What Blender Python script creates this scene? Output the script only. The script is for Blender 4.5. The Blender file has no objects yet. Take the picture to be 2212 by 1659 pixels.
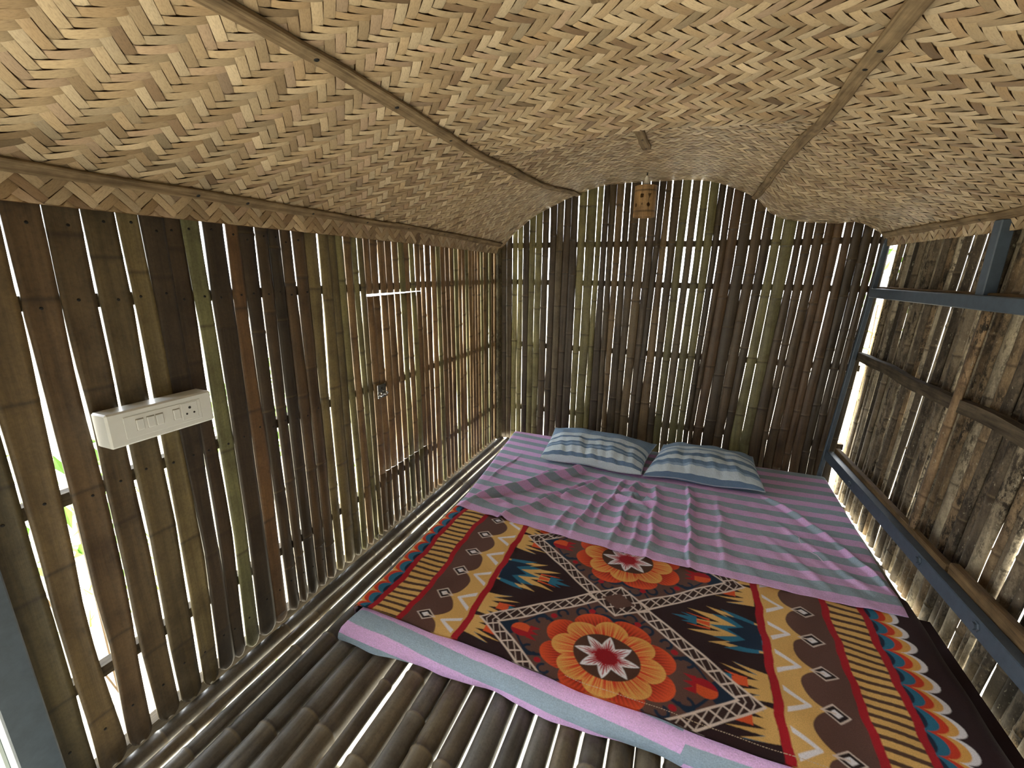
import bpy, math, random
import numpy as np
from mathutils import Matrix, Vector

# ------------------------------------------------------------------ camera, sky, sun, exposure
SC = bpy.context.scene
COL = SC.collection
RNG = np.random.default_rng(7)
random.seed(7)

F = 938.0
CX, CY = 1106.0, 829.5
_Y = np.array([1490 - CX, 590 - CY, F]); _Y /= np.linalg.norm(_Y)
_a = -31.0
_b = -(_Y[0] * _a + _Y[2] * F) / _Y[1]
_D = np.array([_a, _b, F]); _D /= np.linalg.norm(_D)
_X = np.cross(_D, _Y)
if _X[0] < 0: _X = -_X
_Z = -_D
cam_data = bpy.data.cameras.new('camera')
cam_data.sensor_fit = 'HORIZONTAL'
cam_data.sensor_width = 36.0
cam_data.lens = F / 2212.0 * 36.0
cam_data.clip_start = 0.01
cam = bpy.data.objects.new('camera', cam_data)
COL.objects.link(cam)
right = Vector((_X[0], _Y[0], _Z[0])); down = Vector((_X[1], _Y[1], _Z[1])); fwd = Vector((_X[2], _Y[2], _Z[2]))
R3 = Matrix((right, -down, -fwd)).transposed()
cam.matrix_world = Matrix.Translation((0, 0, 1.2)) @ R3.to_4x4()
SC.camera = cam

world = bpy.data.worlds.new('sky'); SC.world = world
world.use_nodes = True
wn = world.node_tree; wn.nodes.clear()
wo = wn.nodes.new('ShaderNodeOutputWorld'); wb = wn.nodes.new('ShaderNodeBackground')
wb.inputs['Color'].default_value = (0.93, 0.97, 1.0, 1); wb.inputs['Strength'].default_value = 1.0
wn.links.new(wb.outputs[0], wo.inputs[0])
# hazy sky, brighter around the sun's side (behind and to the left of the hut)
wt = wn.nodes.new('ShaderNodeTexCoord'); wd = wn.nodes.new('ShaderNodeVectorMath'); wd.operation = 'DOT_PRODUCT'
wd.inputs[1].default_value = (-.72, .66, .2)
wr0 = wn.nodes.new('ShaderNodeMapRange'); wr0.interpolation_type = 'SMOOTHSTEP'
for k_, v_ in (('From Min', -.7), ('From Max', .9), ('To Min', .45), ('To Max', 1.9)): wr0.inputs[k_].default_value = v_
wn.links.new(wt.outputs['Generated'], wd.inputs[0]); wn.links.new(wd.outputs['Value'], wr0.inputs['Value']); wn.links.new(wr0.outputs['Result'], wb.inputs['Strength'])

sd = bpy.data.lights.new('sun', 'SUN'); sd.energy = 3.0; sd.angle = math.radians(1.5); sd.color = (1, .95, .86)
sun = bpy.data.objects.new('sun', sd); COL.objects.link(sun)
sun_dir = Vector((0.22, -0.34, -1.0))
sun.rotation_euler = sun_dir.to_track_quat('-Z', 'Y').to_euler()
sun.location = (-2, 8, 12)

vs = SC.view_settings
SC.display_settings.display_device = 'sRGB'
vs.view_transform = 'Standard'; vs.look = 'None'; vs.gamma = 1.0; vs.use_curve_mapping = False
vs.exposure = 2.98
SC.cycles.max_bounces = 10
SC.cycles.diffuse_bounces = 6
SC.cycles.glossy_bounces = 4

# ------------------------------------------------------------------ helpers
def lin(c):
    c = np.asarray(c, float) / 255.0
    return np.where(c <= 0.04045, c / 12.92, ((c + 0.055) / 1.055) ** 2.4)

def lin4(r, g, b):
    v = lin((r, g, b)); return (float(v[0]), float(v[1]), float(v[2]), 1.0)

ORIG = {}
def empty(name, loc, **props):
    o = bpy.data.objects.new(name, None); COL.objects.link(o)
    o.empty_display_size = 0.05
    o.location = loc; ORIG[o.name] = np.array(loc, float)
    tag(o, **props)
    return o

def tag(o, label=None, category=None, group=None, kind=None):
    if label: o['label'] = label
    if category: o['category'] = category
    if group: o['group'] = group
    if kind: o['kind'] = kind
    return o

def mesh(name, V, Fc, mat, parent=None, origin=None, smooth=True, color=None, attrs=None, uv=None, cols=None):
    V = np.asarray(V, float)
    if parent is not None:
        po = ORIG[parent.name]
    else:
        po = np.zeros(3)
    if origin is None:
        origin = po if parent is not None else np.array([(V[:, 0].min() + V[:, 0].max()) / 2, (V[:, 1].min() + V[:, 1].max()) / 2, V[:, 2].min()])
    origin = np.asarray(origin, float)
    me = bpy.data.meshes.new(name)
    me.from_pydata((V - origin).tolist(), [], Fc if isinstance(Fc, list) else Fc.tolist())
    if smooth:
        me.polygons.foreach_set('use_smooth', np.ones(len(me.polygons), bool))
    if attrs:
        for k, v in attrs.items():
            a = me.attributes.new(k, 'FLOAT', 'POINT'); a.data.foreach_set('value', np.asarray(v, np.float32))
    if cols is not None:
        a = me.attributes.new('Col', 'FLOAT_COLOR', 'POINT')
        c4 = np.ones((len(V), 4), np.float32); c4[:, :3] = cols
        a.data.foreach_set('color', c4.ravel())
    if uv is not None:
        ul = me.uv_layers.new(name='UVMap')
        li = np.empty(len(me.loops), np.int32); me.loops.foreach_get('vertex_index', li)
        ul.data.foreach_set('uv', np.asarray(uv, np.float32)[li].ravel())
    me.update()
    o = bpy.data.objects.new(name, me); COL.objects.link(o)
    if mat: me.materials.append(mat)
    if parent is not None:
        o.parent = parent
    o.location = origin - po
    ORIG[o.name] = origin
    if color is not None: o.color = tuple(color) if len(color) == 4 else tuple(color) + (1.0,)
    return o

def grid_faces(nu, nv, off=0, wrap_u=False, flip=False):
    i = np.arange(nu if wrap_u else nu - 1); j = np.arange(nv - 1)
    I, J = np.meshgrid(i, j, indexing='ij')
    I2 = (I + 1) % nu
    a = I * nv + J; b = I2 * nv + J; c = I2 * nv + J + 1; d = I * nv + J + 1
    q = np.stack([a, b, c, d], -1).reshape(-1, 4) + off
    return q[:, ::-1] if flip else q

class MB:
    def __init__(s): s.V = []; s.F = []; s.n = 0
    def add(s, V, Fc):
        V = np.asarray(V, float); s.V.append(V)
        for f in Fc: s.F.append([int(k) + s.n for k in f])
        s.n += len(V); return s
    def box(s, c, d, ax=None, bev=0.0):
        c = np.asarray(c, float); d = np.asarray(d, float) / 2
        A = np.eye(3) if ax is None else np.asarray(ax, float)
        if bev <= 0:
            P = np.array([[x, y, z] for x in (-1, 1) for y in (-1, 1) for z in (-1, 1)]) * d
            Fc = [(0, 1, 3, 2), (4, 6, 7, 5), (0, 4, 5, 1), (2, 3, 7, 6), (0, 2, 6, 4), (1, 5, 7, 3)]
            return s.add(c + P @ A, Fc)
        b = min(bev, d.min() * .9)
        P = []; idx = {}
        for x in (-1, 1):
            for y in (-1, 1):
                for z in (-1, 1):
                    for k in range(3):
                        p = np.array([x, y, z]) * (d - b); p[k] = (x, y, z)[k] * d[k]
                        idx[(x, y, z, k)] = len(P); P.append(p)
        Fc = []
        for k in range(3):
            o1, o2 = [q for q in range(3) if q != k]
            for sg in (-1, 1):
                f = []
                for a1, a2 in ((-1, -1), (1, -1), (1, 1), (-1, 1)):
                    t = [0, 0, 0]; t[k] = sg; t[o1] = a1; t[o2] = a2
                    f.append(idx[tuple(t) + (k,)])
                Fc.append(f if (sg > 0) ^ (k == 1) else f[::-1])
        for k in range(3):
            o1, o2 = [q for q in range(3) if q != k]
            for s1 in (-1, 1):
                for s2 in (-1, 1):
                    f = []
                    for e in (-1, 1):
                        t = [0, 0, 0]; t[k] = e; t[o1] = s1; t[o2] = s2
                        f += [idx[tuple(t) + (o1,)], idx[tuple(t) + (o2,)]]
                    Fc.append([f[0], f[1], f[3], f[2]])
        for x in (-1, 1):
            for y in (-1, 1):
                for z in (-1, 1):
                    Fc.append([idx[(x, y, z, k)] for k in range(3)])
        return s.add(c + np.array(P) @ A, Fc)
    def lathe(s, prof, c=(0, 0, 0), n=24, axis='z', cap=True):
        prof = np.asarray(prof, float); th = np.arange(n) / n * 2 * np.pi
        V = np.stack([np.outer(np.cos(th), prof[:, 0]), np.outer(np.sin(th), prof[:, 0]), np.tile(prof[:, 1], (n, 1))], -1).reshape(-1, 3)
        if axis == 'x': V = V[:, [2, 0, 1]]
        if axis == 'y': V = V[:, [1, 2, 0]]
        m = len(prof)
        Fc = grid_faces(n, m, wrap_u=True).tolist()
        if cap:
            Fc.append([k * m for k in range(n)][::-1]); Fc.append([k * m + m - 1 for k in range(n)])
        return s.add(V + np.asarray(c), Fc)
    def tube(s, P, r, n=8):
        P = np.asarray(P, float); m = len(P)
        r = np.broadcast_to(np.asarray(r, float), (m,))
        T = np.gradient(P, axis=0); T /= np.linalg.norm(T, axis=1)[:, None] + 1e-12
        up = np.array([0, 0, 1.]) if abs(T[0, 2]) < .9 else np.array([1., 0, 0])
        V = np.zeros((n, m, 3))
        for k in range(m):
            a = np.cross(T[k], up); a /= np.linalg.norm(a); b = np.cross(a, T[k])
            for q in range(n):
                t = q / n * 2 * np.pi
                V[q, k] = P[k] + r[k] * (np.cos(t) * a + np.sin(t) * b)
        Fc = grid_faces(n, m, wrap_u=True).tolist()
        Fc.append([q * m for q in range(n)]); Fc.append([q * m + m - 1 for q in range(n)][::-1])
        return s.add(V.reshape(-1, 3), Fc)
    def build(s, name, mat, parent=None, smooth=False, **k):
        return mesh(name, np.concatenate(s.V), s.F, mat, parent, smooth=smooth, **k)

def sm(x, a, b):
    t = np.clip((np.asarray(x, float) - a) / (b - a), 0, 1); return t * t * (3 - 2 * t)

# ------------------------------------------------------------------ materials
def newmat(name):
    m = bpy.data.materials.new(name); m.use_nodes = True
    nt = m.node_tree; nt.nodes.clear()
    out = nt.nodes.new('ShaderNodeOutputMaterial'); bs = nt.nodes.new('ShaderNodeBsdfPrincipled')
    nt.links.new(bs.outputs[0], out.inputs[0])
    return m, nt, bs

def N(nt, t, **kw):
    n = nt.nodes.new(t)
    for k, v in kw.items():
        if k in ('operation', 'blend_type', 'data_type', 'attribute_name', 'noise_dimensions', 'wave_type', 'bands_direction', 'attribute_type'):
            setattr(n, k, v)
        else:
            n.inputs[k].default_value = v
    return n

def mathn(nt, op, a, b=None, c=None):
    n = nt.nodes.new('ShaderNodeMath'); n.operation = op
    for i, v in enumerate((a, b, c)):
        if v is None: continue
        if isinstance(v, (int, float)): n.inputs[i].default_value = v
        else: nt.links.new(v, n.inputs[i])
    return n.outputs[0]

def mixc(nt, fac, a, b, mode='MIX'):
    n = nt.nodes.new('ShaderNodeMix'); n.data_type = 'RGBA'; n.blend_type = mode
    for s, v in ((n.inputs[0], fac), (n.inputs[6], a), (n.inputs[7], b)):
        if isinstance(v, (int, float)): s.default_value = v
        elif isinstance(v, tuple): s.default_value = v
        else: nt.links.new(v, s)
    return n.outputs[2]

def ramp(nt, fac, stops, interp='LINEAR'):
    n = nt.nodes.new('ShaderNodeValToRGB'); n.color_ramp.interpolation = interp
    el = n.color_ramp.elements
    while len(el) > 1: el.remove(el[-1])
    el[0].position = stops[0][0]; el[0].color = stops[0][1]
    for p, c in stops[1:]:
        e = el.new(p); e.color = c
    nt.links.new(fac, n.inputs[0]); return n.outputs[0]

def noise(nt, vec, scale, detail=4, rough=.6, dim='3D'):
    n = nt.nodes.new('ShaderNodeTexNoise'); n.inputs['Scale'].default_value = scale
    n.inputs['Detail'].default_value = detail; n.inputs['Roughness'].default_value = rough
    nt.links.new(vec, n.inputs['Vector']); return n.outputs[0]

def vmap(nt, vec, scale=(1, 1, 1), rand=None):
    n = nt.nodes.new('ShaderNodeVectorMath'); n.operation = 'MULTIPLY'; n.inputs[1].default_value = scale
    nt.links.new(vec, n.inputs[0]); o = n.outputs[0]
    if rand is not None:
        m = nt.nodes.new('ShaderNodeVectorMath'); m.operation = 'ADD'
        sc = nt.nodes.new('ShaderNodeVectorMath'); sc.operation = 'SCALE'; sc.inputs[0].default_value = (37, 61, 83)
        nt.links.new(rand, sc.inputs['Scale'])
        nt.links.new(o, m.inputs[0]); nt.links.new(sc.outputs[0], m.inputs[1]); o = m.outputs[0]
    return o

def bump(nt, bs, h, strength=.4, dist=.003):
    b = nt.nodes.new('ShaderNodeBump'); b.inputs['Strength'].default_value = strength; b.inputs['Distance'].default_value = dist
    nt.links.new(h, b.inputs['Height']); nt.links.new(b.outputs[0], bs.inputs['Normal'])

def mat_bamboo(name, stretch, rough=.5, moss=0.0, streak=.45, spec=.4):
    m, nt, bs = newmat(name)
    tc = nt.nodes.new('ShaderNodeTexCoord'); oi = nt.nodes.new('ShaderNodeObjectInfo')
    st = noise(nt, vmap(nt, tc.outputs['Object'], stretch, oi.outputs['Random']), 1.0, 5, .65)
    bl = noise(nt, vmap(nt, tc.outputs['Object'], (1, 1, 1), oi.outputs['Random']), 7.0, 4, .65)
    fine = noise(nt, vmap(nt, tc.outputs['Object'], (1, 1, 1), oi.outputs['Random']), 150.0, 3, .6)
    s1 = ramp(nt, st, [(.25, (1 - streak,) * 3 + (1,)), (.55, (1, 1, 1, 1)), (.8, (1 + streak * .6,) * 3 + (1,))])
    s2 = ramp(nt, bl, [(.3, (.52, .48, .44, 1)), (.5, (.95, .95, .95, 1)), (.72, (1.22, 1.2, 1.12, 1))])
    s3 = ramp(nt, fine, [(.3, (.8, .8, .8, 1)), (.6, (1.05, 1.05, 1.05, 1))])
    c = mixc(nt, 1.0, oi.outputs['Color'], s1, 'MULTIPLY')
    c = mixc(nt, 1.0, c, s2, 'MULTIPLY'); c = mixc(nt, 1.0, c, s3, 'MULTIPLY')
    if moss > 0:
        mo = noise(nt, vmap(nt, tc.outputs['Object'], (1, 1, .45), oi.outputs['Random']), 46.0, 7, .8)
        mb = noise(nt, vmap(nt, tc.outputs['Object'], (1, 1, .5), oi.outputs['Random']), 6.0, 3, .6)
        f = mathn(nt, 'MULTIPLY', ramp(nt, mo, [(.46, (0, 0, 0, 1)), (.56, (1, 1, 1, 1))]), ramp(nt, mb, [(.38, (0, 0, 0, 1)), (.6, (moss,) * 3 + (1,))]))
        c = mixc(nt, f, c, lin4(36, 30, 22))
        mo2 = noise(nt, vmap(nt, tc.outputs['Object'], (1, 1, .6), oi.outputs['Random']), 90.0, 5, .7)
        f2 = mathn(nt, 'MULTIPLY', ramp(nt, mo2, [(.62, (0, 0, 0, 1)), (.68, (1, 1, 1, 1))]), moss * .6)
        c = mixc(nt, f2, c, lin4(165, 160, 140))
    at = N(nt, 'ShaderNodeAttribute', attribute_name='node')
    pos = mathn(nt, 'MAXIMUM', at.outputs['Fac'], 0.0); neg = mathn(nt, 'MAXIMUM', mathn(nt, 'MULTIPLY', at.outputs['Fac'], -1.0), 0.0)
    c = mixc(nt, mathn(nt, 'MULTIPLY', pos, .5), c, lin4(140, 124, 94))
    c = mixc(nt, mathn(nt, 'MULTIPLY', neg, .7), c, lin4(38, 28, 18))
    nt.links.new(c, bs.inputs['Base Color'])
    bs.inputs['Roughness'].default_value = rough; bs.inputs['Specular IOR Level'].default_value = spec
    bump(nt, bs, mathn(nt, 'ADD', st, mathn(nt, 'MULTIPLY', fine, .35)), .35, .002)
    return m

M = {}
M['slat'] = mat_bamboo('bamboo_slat_brown', (70, 70, 3.0), .5)
M['slat_back'] = mat_bamboo('bamboo_slat_round', (80, 80, 2.5), .42)
M['slat_moss'] = mat_bamboo('bamboo_slat_weathered', (60, 60, 3.0), .75, moss=1.0, spec=.25)
M['pole'] = mat_bamboo('bamboo_floor_pole', (70, 2.5, 70), .38, spec=.5)

def mat_wood(name, c1, c2, stretch, rough=.8):
    m, nt, bs = newmat(name)
    tc = nt.nodes.new('ShaderNodeTexCoord'); oi = nt.nodes.new('ShaderNodeObjectInfo')
    st = noise(nt, vmap(nt, tc.outputs['Object'], stretch, oi.outputs['Random']), 1.0, 6, .7)
    c = ramp(nt, st, [(.3, c1), (.5, tuple((np.array(c1) + np.array(c2)) / 2)), (.7, c2)])
    b2 = noise(nt, vmap(nt, tc.outputs['Object'], (1, 1, 1), oi.outputs['Random']), 14.0, 4, .6)
    c = mixc(nt, 1.0, c, ramp(nt, b2, [(.3, (.6, .6, .6, 1)), (.6, (1.05, 1.05, 1.05, 1))]), 'MULTIPLY')
    nt.links.new(c, bs.inputs['Base Color']); bs.inputs['Roughness'].default_value = rough
    bs.inputs['Specular IOR Level'].default_value = .2
    bump(nt, bs, st, .5, .002)
    return m

M['batten'] = mat_wood('weathered_batten', lin4(84, 68, 48), lin4(150, 130, 100), (90, 4, 90))
M['rail_wood'] = mat_wood('dark_split_bamboo', lin4(40, 34, 27), lin4(92, 82, 66), (80, 5, 80))
M['plank'] = mat_wood('brown_plank', lin4(70, 54, 36), lin4(120, 98, 68), (80, 5, 80))

def mat_simple(name, c, rough=.5, metal=0., nscale=0, var=.2, spec=.5, bmp=0):
    m, nt, bs = newmat(name)
    bs.inputs['Roughness'].default_value = rough; bs.inputs['Metallic'].default_value = metal
    bs.inputs['Specular IOR Level'].default_value = spec
    if nscale:
        tc = nt.nodes.new('ShaderNodeTexCoord')
        nz = noise(nt, tc.outputs['Object'], nscale, 5, .65)
        cc = mixc(nt, 1.0, c, ramp(nt, nz, [(.3, (1 - var,) * 3 + (1,)), (.7, (1 + var,) * 3 + (1,))]), 'MULTIPLY')
        nt.links.new(cc, bs.inputs['Base Color'])
        if bmp: bump(nt, bs, nz, bmp, .002)
    else:
        bs.inputs['Base Color'].default_value = c
    return m

M['steel'] = mat_simple('blue_grey_painted_steel', lin4(60, 72, 84), .45, 0, 40, .18)
M['screw'] = mat_simple('black_screw', lin4(18, 17, 16), .5, .3, 60, .1)
M['plastic'] = mat_simple('cream_white_plastic', lin4(204, 208, 208), .35, 0, 30, .03)
M['plastic_gap'] = mat_simple('plastic_shadow_gap', lin4(120, 116, 104), .6, 0, 30, .05)
M['black'] = mat_simple('black_cable', lin4(20, 19, 18), .5, 0, 60, .1)
M['ceramic'] = mat_simple('white_lamp_holder', lin4(235, 232, 222), .3, 0, 30, .03)
M['chrome'] = mat_simple('chromed_latch_steel', lin4(205, 207, 210), .22, 1.0, 40, .05)
M['door'] = mat_simple('pale_grey_door_sheet', lin4(104, 116, 114), .5, 0, 8, .06)
M['ground'] = mat_simple('dry_straw_ground', lin4(206, 198, 178), .95, 0, 3.0, .2, .1)
M['roof_added'] = mat_simple('grey_roof_sheet', lin4(120, 118, 112), .7, 0, 6, .15)
M['leaf'] = mat_simple('green_leaf', lin4(96, 140, 48), .55, 0, 5, .35)
M['stem'] = mat_simple('brown_stem', lin4(95, 75, 50), .8, 0, 20, .2)
M['grass'] = mat_simple('green_grass', lin4(110, 148, 56), .7, 0, 4, .35)

def mat_col(name, rough, nscale, var, bmp, sheen=0., spec=.2, fine=None):
    m, nt, bs = newmat(name)
    at = N(nt, 'ShaderNodeAttribute', attribute_name='Col')
    tc = nt.nodes.new('ShaderNodeTexCoord')
    nz = noise(nt, tc.outputs['Object'], nscale, 3, .6)
    c = mixc(nt, 1.0, at.outputs['Color'], ramp(nt, nz, [(.3, (1 - var,) * 3 + (1,)), (.7, (1 + var,) * 3 + (1,))]), 'MULTIPLY')
    nt.links.new(c, bs.inputs['Base Color']); bs.inputs['Roughness'].default_value = rough
    bs.inputs['Specular IOR Level'].default_value = spec
    bs.inputs['Sheen Weight'].default_value = sheen
    if bmp: bump(nt, bs, nz, bmp, .002)
    return m
M['fleece'] = mat_col('printed_fleece', .95, 420, .16, .5, .08, .1)

def mat_weave():
    m, nt, bs = newmat('woven_bamboo_strips')
    at = N(nt, 'ShaderNodeAttribute', attribute_name='Col')
    tc = nt.nodes.new('ShaderNodeTexCoord')
    st = noise(nt, vmap(nt, tc.outputs['UV'], (14, 420, 1)), 1.0, 3, .6)
    c = mixc(nt, 1.0, at.outputs['Color'], ramp(nt, st, [(.25, (.72, .69, .66, 1)), (.5, (1, 1, 1, 1)), (.75, (1.12, 1.11, 1.08, 1))]), 'MULTIPLY')
    nt.links.new(c, bs.inputs['Base Color']); bs.inputs['Roughness'].default_value = .5
    bs.inputs['Specular IOR Level'].default_value = .35
    bump(nt, bs, st, .25, .001)
    return m
M['weave'] = mat_weave()

PINK = lin4(224, 184, 232); GREY = lin4(154, 174, 190)
def mat_stripe():
    m, nt, bs = newmat('pink_grey_striped_cotton')
    at = N(nt, 'ShaderNodeAttribute', attribute_name='arc')
    tc = nt.nodes.new('ShaderNodeTexCoord')
    wob = noise(nt, tc.outputs['Object'], 9.0, 3, .6)
    a = mathn(nt, 'ADD', at.outputs['Fac'], mathn(nt, 'MULTIPLY', mathn(nt, 'SUBTRACT', wob, .5), .010))
    fr = mathn(nt, 'FRACT', mathn(nt, 'DIVIDE', a, .105))
    base = ramp(nt, fr, [(0, PINK), (.485, PINK), (.51, GREY), (.975, GREY), (1, PINK)])
    fz = noise(nt, vmap(nt, tc.outputs['Object'], (1, 1, 1)), 260.0, 4, .7)
    thr = noise(nt, vmap(nt, tc.outputs['Object'], (60, 900, 200)), 1.0, 2, .6)
    c = mixc(nt, 1.0, base, ramp(nt, fz, [(.3, (.8, .8, .8, 1)), (.7, (1.15, 1.15, 1.15, 1))]), 'MULTIPLY')
    c = mixc(nt, 1.0, c, ramp(nt, thr, [(.3, (.92, .92, .92, 1)), (.7, (1.06, 1.06, 1.06, 1))]), 'MULTIPLY')
    nt.links.new(c, bs.inputs['Base Color']); bs.inputs['Roughness'].default_value = .9
    bs.inputs['Specular IOR Level'].default_value = .15; bs.inputs['Sheen Weight'].default_value = .08
    wr = noise(nt, tc.outputs['Object'], 38.0, 4, .6)
    bump(nt, bs, mathn(nt, 'ADD', mathn(nt, 'MULTIPLY', wr, 1.0), mathn(nt, 'MULTIPLY', fz, .25)), .5, .006)
    return m
M['stripe'] = mat_stripe()

def mat_pillow(name, stops):
    m, nt, bs = newmat(name)
    at = N(nt, 'ShaderNodeAttribute', attribute_name='arc')
    tc = nt.nodes.new('ShaderNodeTexCoord')
    base = ramp(nt, at.outputs['Fac'], stops, 'CONSTANT')
    fz = noise(nt, tc.outputs['Object'], 240.0, 4, .7)
    c = mixc(nt, 1.0, base, ramp(nt, fz, [(.3, (.86, .86, .86, 1)), (.7, (1.08, 1.08, 1.08, 1))]), 'MULTIPLY')
    nt.links.new(c, bs.inputs['Base Color']); bs.inputs['Roughness'].default_value = .9
    bs.inputs['Specular IOR Level'].default_value = .15
    wr = noise(nt, vmap(nt, tc.outputs['Object'], (26, 12, 20)), 1.0, 4, .6)
    bump(nt, bs, wr, .6, .012)
    return m
WHT = lin4(206, 222, 232); BLU = lin4(112, 138, 168); BL2 = lin4(150, 176, 204)
def pstops(seq):
    out = []; p = 0
    for w, c in seq:
        out.append((p, c)); p += w
    return out
# from the front seam (0) to the back seam (1)
front = [(.04, BLU), (.10, WHT), (.035, BL2), (.07, BLU), (.085, WHT), (.085, BLU), (.09, WHT), (.055, BL2), (.075, WHT)]
back = []
for k in range(14): back += [(.016, BLU), (.019 + .004 * (k % 3), BL2)]
M['pillow'] = mat_pillow('blue_white_striped_pillowcase', pstops(front + back)[:31])
front2 = [(.05, WHT), (.05, BLU), (.10, WHT), (.03, BLU), (.03, BL2), (.04, BLU), (.10, WHT), (.06, BLU), (.12, WHT)]
M['pillow2'] = mat_pillow('blue_white_striped_pillowcase_wide', pstops(front2 + back)[:31])

# ------------------------------------------------------------------ outside
gnd = MB()
gnd.box((0, 3, -1.12), (60, 60, .04))
g = gnd.build('ground', M['ground'])
tag(g, 'pale dry ground outside and under the raised bamboo hut', 'ground', kind='structure')

# ------------------------------------------------------------------ bamboo slats
def slat(parent, ucen, half, z0, z1, face, nodes, mat, color, curv=.006, thick=.006, nu=7, rk=1.0, rnd_bottom=0.):
    """ucen(z), half(z): centre and half width along the wall; face(u,w,z)->xyz with w towards the room."""
    zs = set(np.round(np.linspace(z0, z1, max(6, int((z1 - z0) / .06) + 2)), 4).tolist())
    nodes = [n for n in nodes if z0 + .02 < n < z1 - .02]
    for n in nodes:
        for d in (-.018, -.010, -.006, -.003, 0, .003, .006, .010, .018): zs.add(round(n + d, 4))
    if rnd_bottom:
        for d in (0.0, .15, .4, .7, 1.0): zs.add(round(z0 + rnd_bottom * d, 4))
    zs = np.array(sorted([z0, z1] + [z for z in zs if z0 + 1e-3 < z < z1 - 1e-3])); nz = len(zs)
    nd = np.zeros(nz); ridge = np.zeros(nz)
    for n in nodes:
        d = zs - n
        ridge += np.exp(-(d / .005) ** 2)
        nd += (.55 * np.exp(-((d - .004) / .003) ** 2)) * rk - .9 * np.exp(-((d + .005) / .005) ** 2)
    t = np.linspace(-1, 1, nu)
    U = ucen(zs); Hf = half(zs) + ridge * .0012 * rk
    if rnd_bottom:
        q = np.clip((zs - z0) / rnd_bottom, 0, 1); Hf = Hf * np.sqrt(np.clip(1 - (1 - q) ** 2, .09, 1))
    u = U[None, :] + t[:, None] * Hf[None, :]
    w = -curv * (t[:, None] ** 2) * np.ones((1, nz)) + ridge[None, :] * .0022 * rk * (1 - .5 * t[:, None] ** 2)
    Zz = np.tile(zs, (nu, 1))
    A = face(u, w, Zz); B = face(u, w - thick, Zz)
    V = np.concatenate([A.reshape(-1, 3), B.reshape(-1, 3)])
    n1 = nu * nz
    Fc = np.concatenate([grid_faces(nu, nz), grid_faces(nu, nz, n1, flip=True)]).tolist()
    for j in range(nz - 1):
        Fc.append([j, j + 1, n1 + j + 1, n1 + j]); a = (nu - 1) * nz
        Fc.append([a + j + 1, a + j, n1 + a + j, n1 + a + j + 1])
    for i in range(nu - 1):
        Fc.append([(i + 1) * nz, i * nz, n1 + i * nz, n1 + (i + 1) * nz])
        a = nz - 1
        Fc.append([i * nz + a, (i + 1) * nz + a, n1 + (i + 1) * nz + a, n1 + i * nz + a])
    att = np.concatenate([np.tile(nd, nu), np.tile(nd, nu)])
    o = mesh('bamboo_slat', V, Fc, mat, parent, color=color, attrs={'node': att})
    return o

def face_left(u, w, z): return np.stack([-1.232 + w, u, z], -1)
def face_back(u, w, z): return np.stack([u, 2.852 - w, z], -1)
def face_right(u, w, z): return np.stack([.945 - w, u, z], -1)

def jit(seed, amp):
    r = np.random.default_rng(seed); ph = r.uniform(0, 6.28, 3); k = r.uniform(1.5, 9, 3)
    return lambda z: amp * (np.sin(k[0] * z + ph[0]) + .6 * np.sin(k[1] * z * 1.7 + ph[1]) + .3 * np.sin(k[2] * 3 * z + ph[2]))

BROWN = [(92, 74, 51), (82, 65, 45), (86, 77, 52), (72, 58, 41), (100, 81, 55)]
DARK = [(52, 43, 32), (58, 47, 34), (50, 42, 33)]
OLIVE = [(92, 88, 60), (86, 82, 55), (102, 97, 66)]

# ---- left wall
wl = empty('wall_left', (-1.232, 1.5, -.02), label='left wall of upright brown bamboo slats with daylight gaps and a hatch', category='wall', kind='structure')
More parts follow.
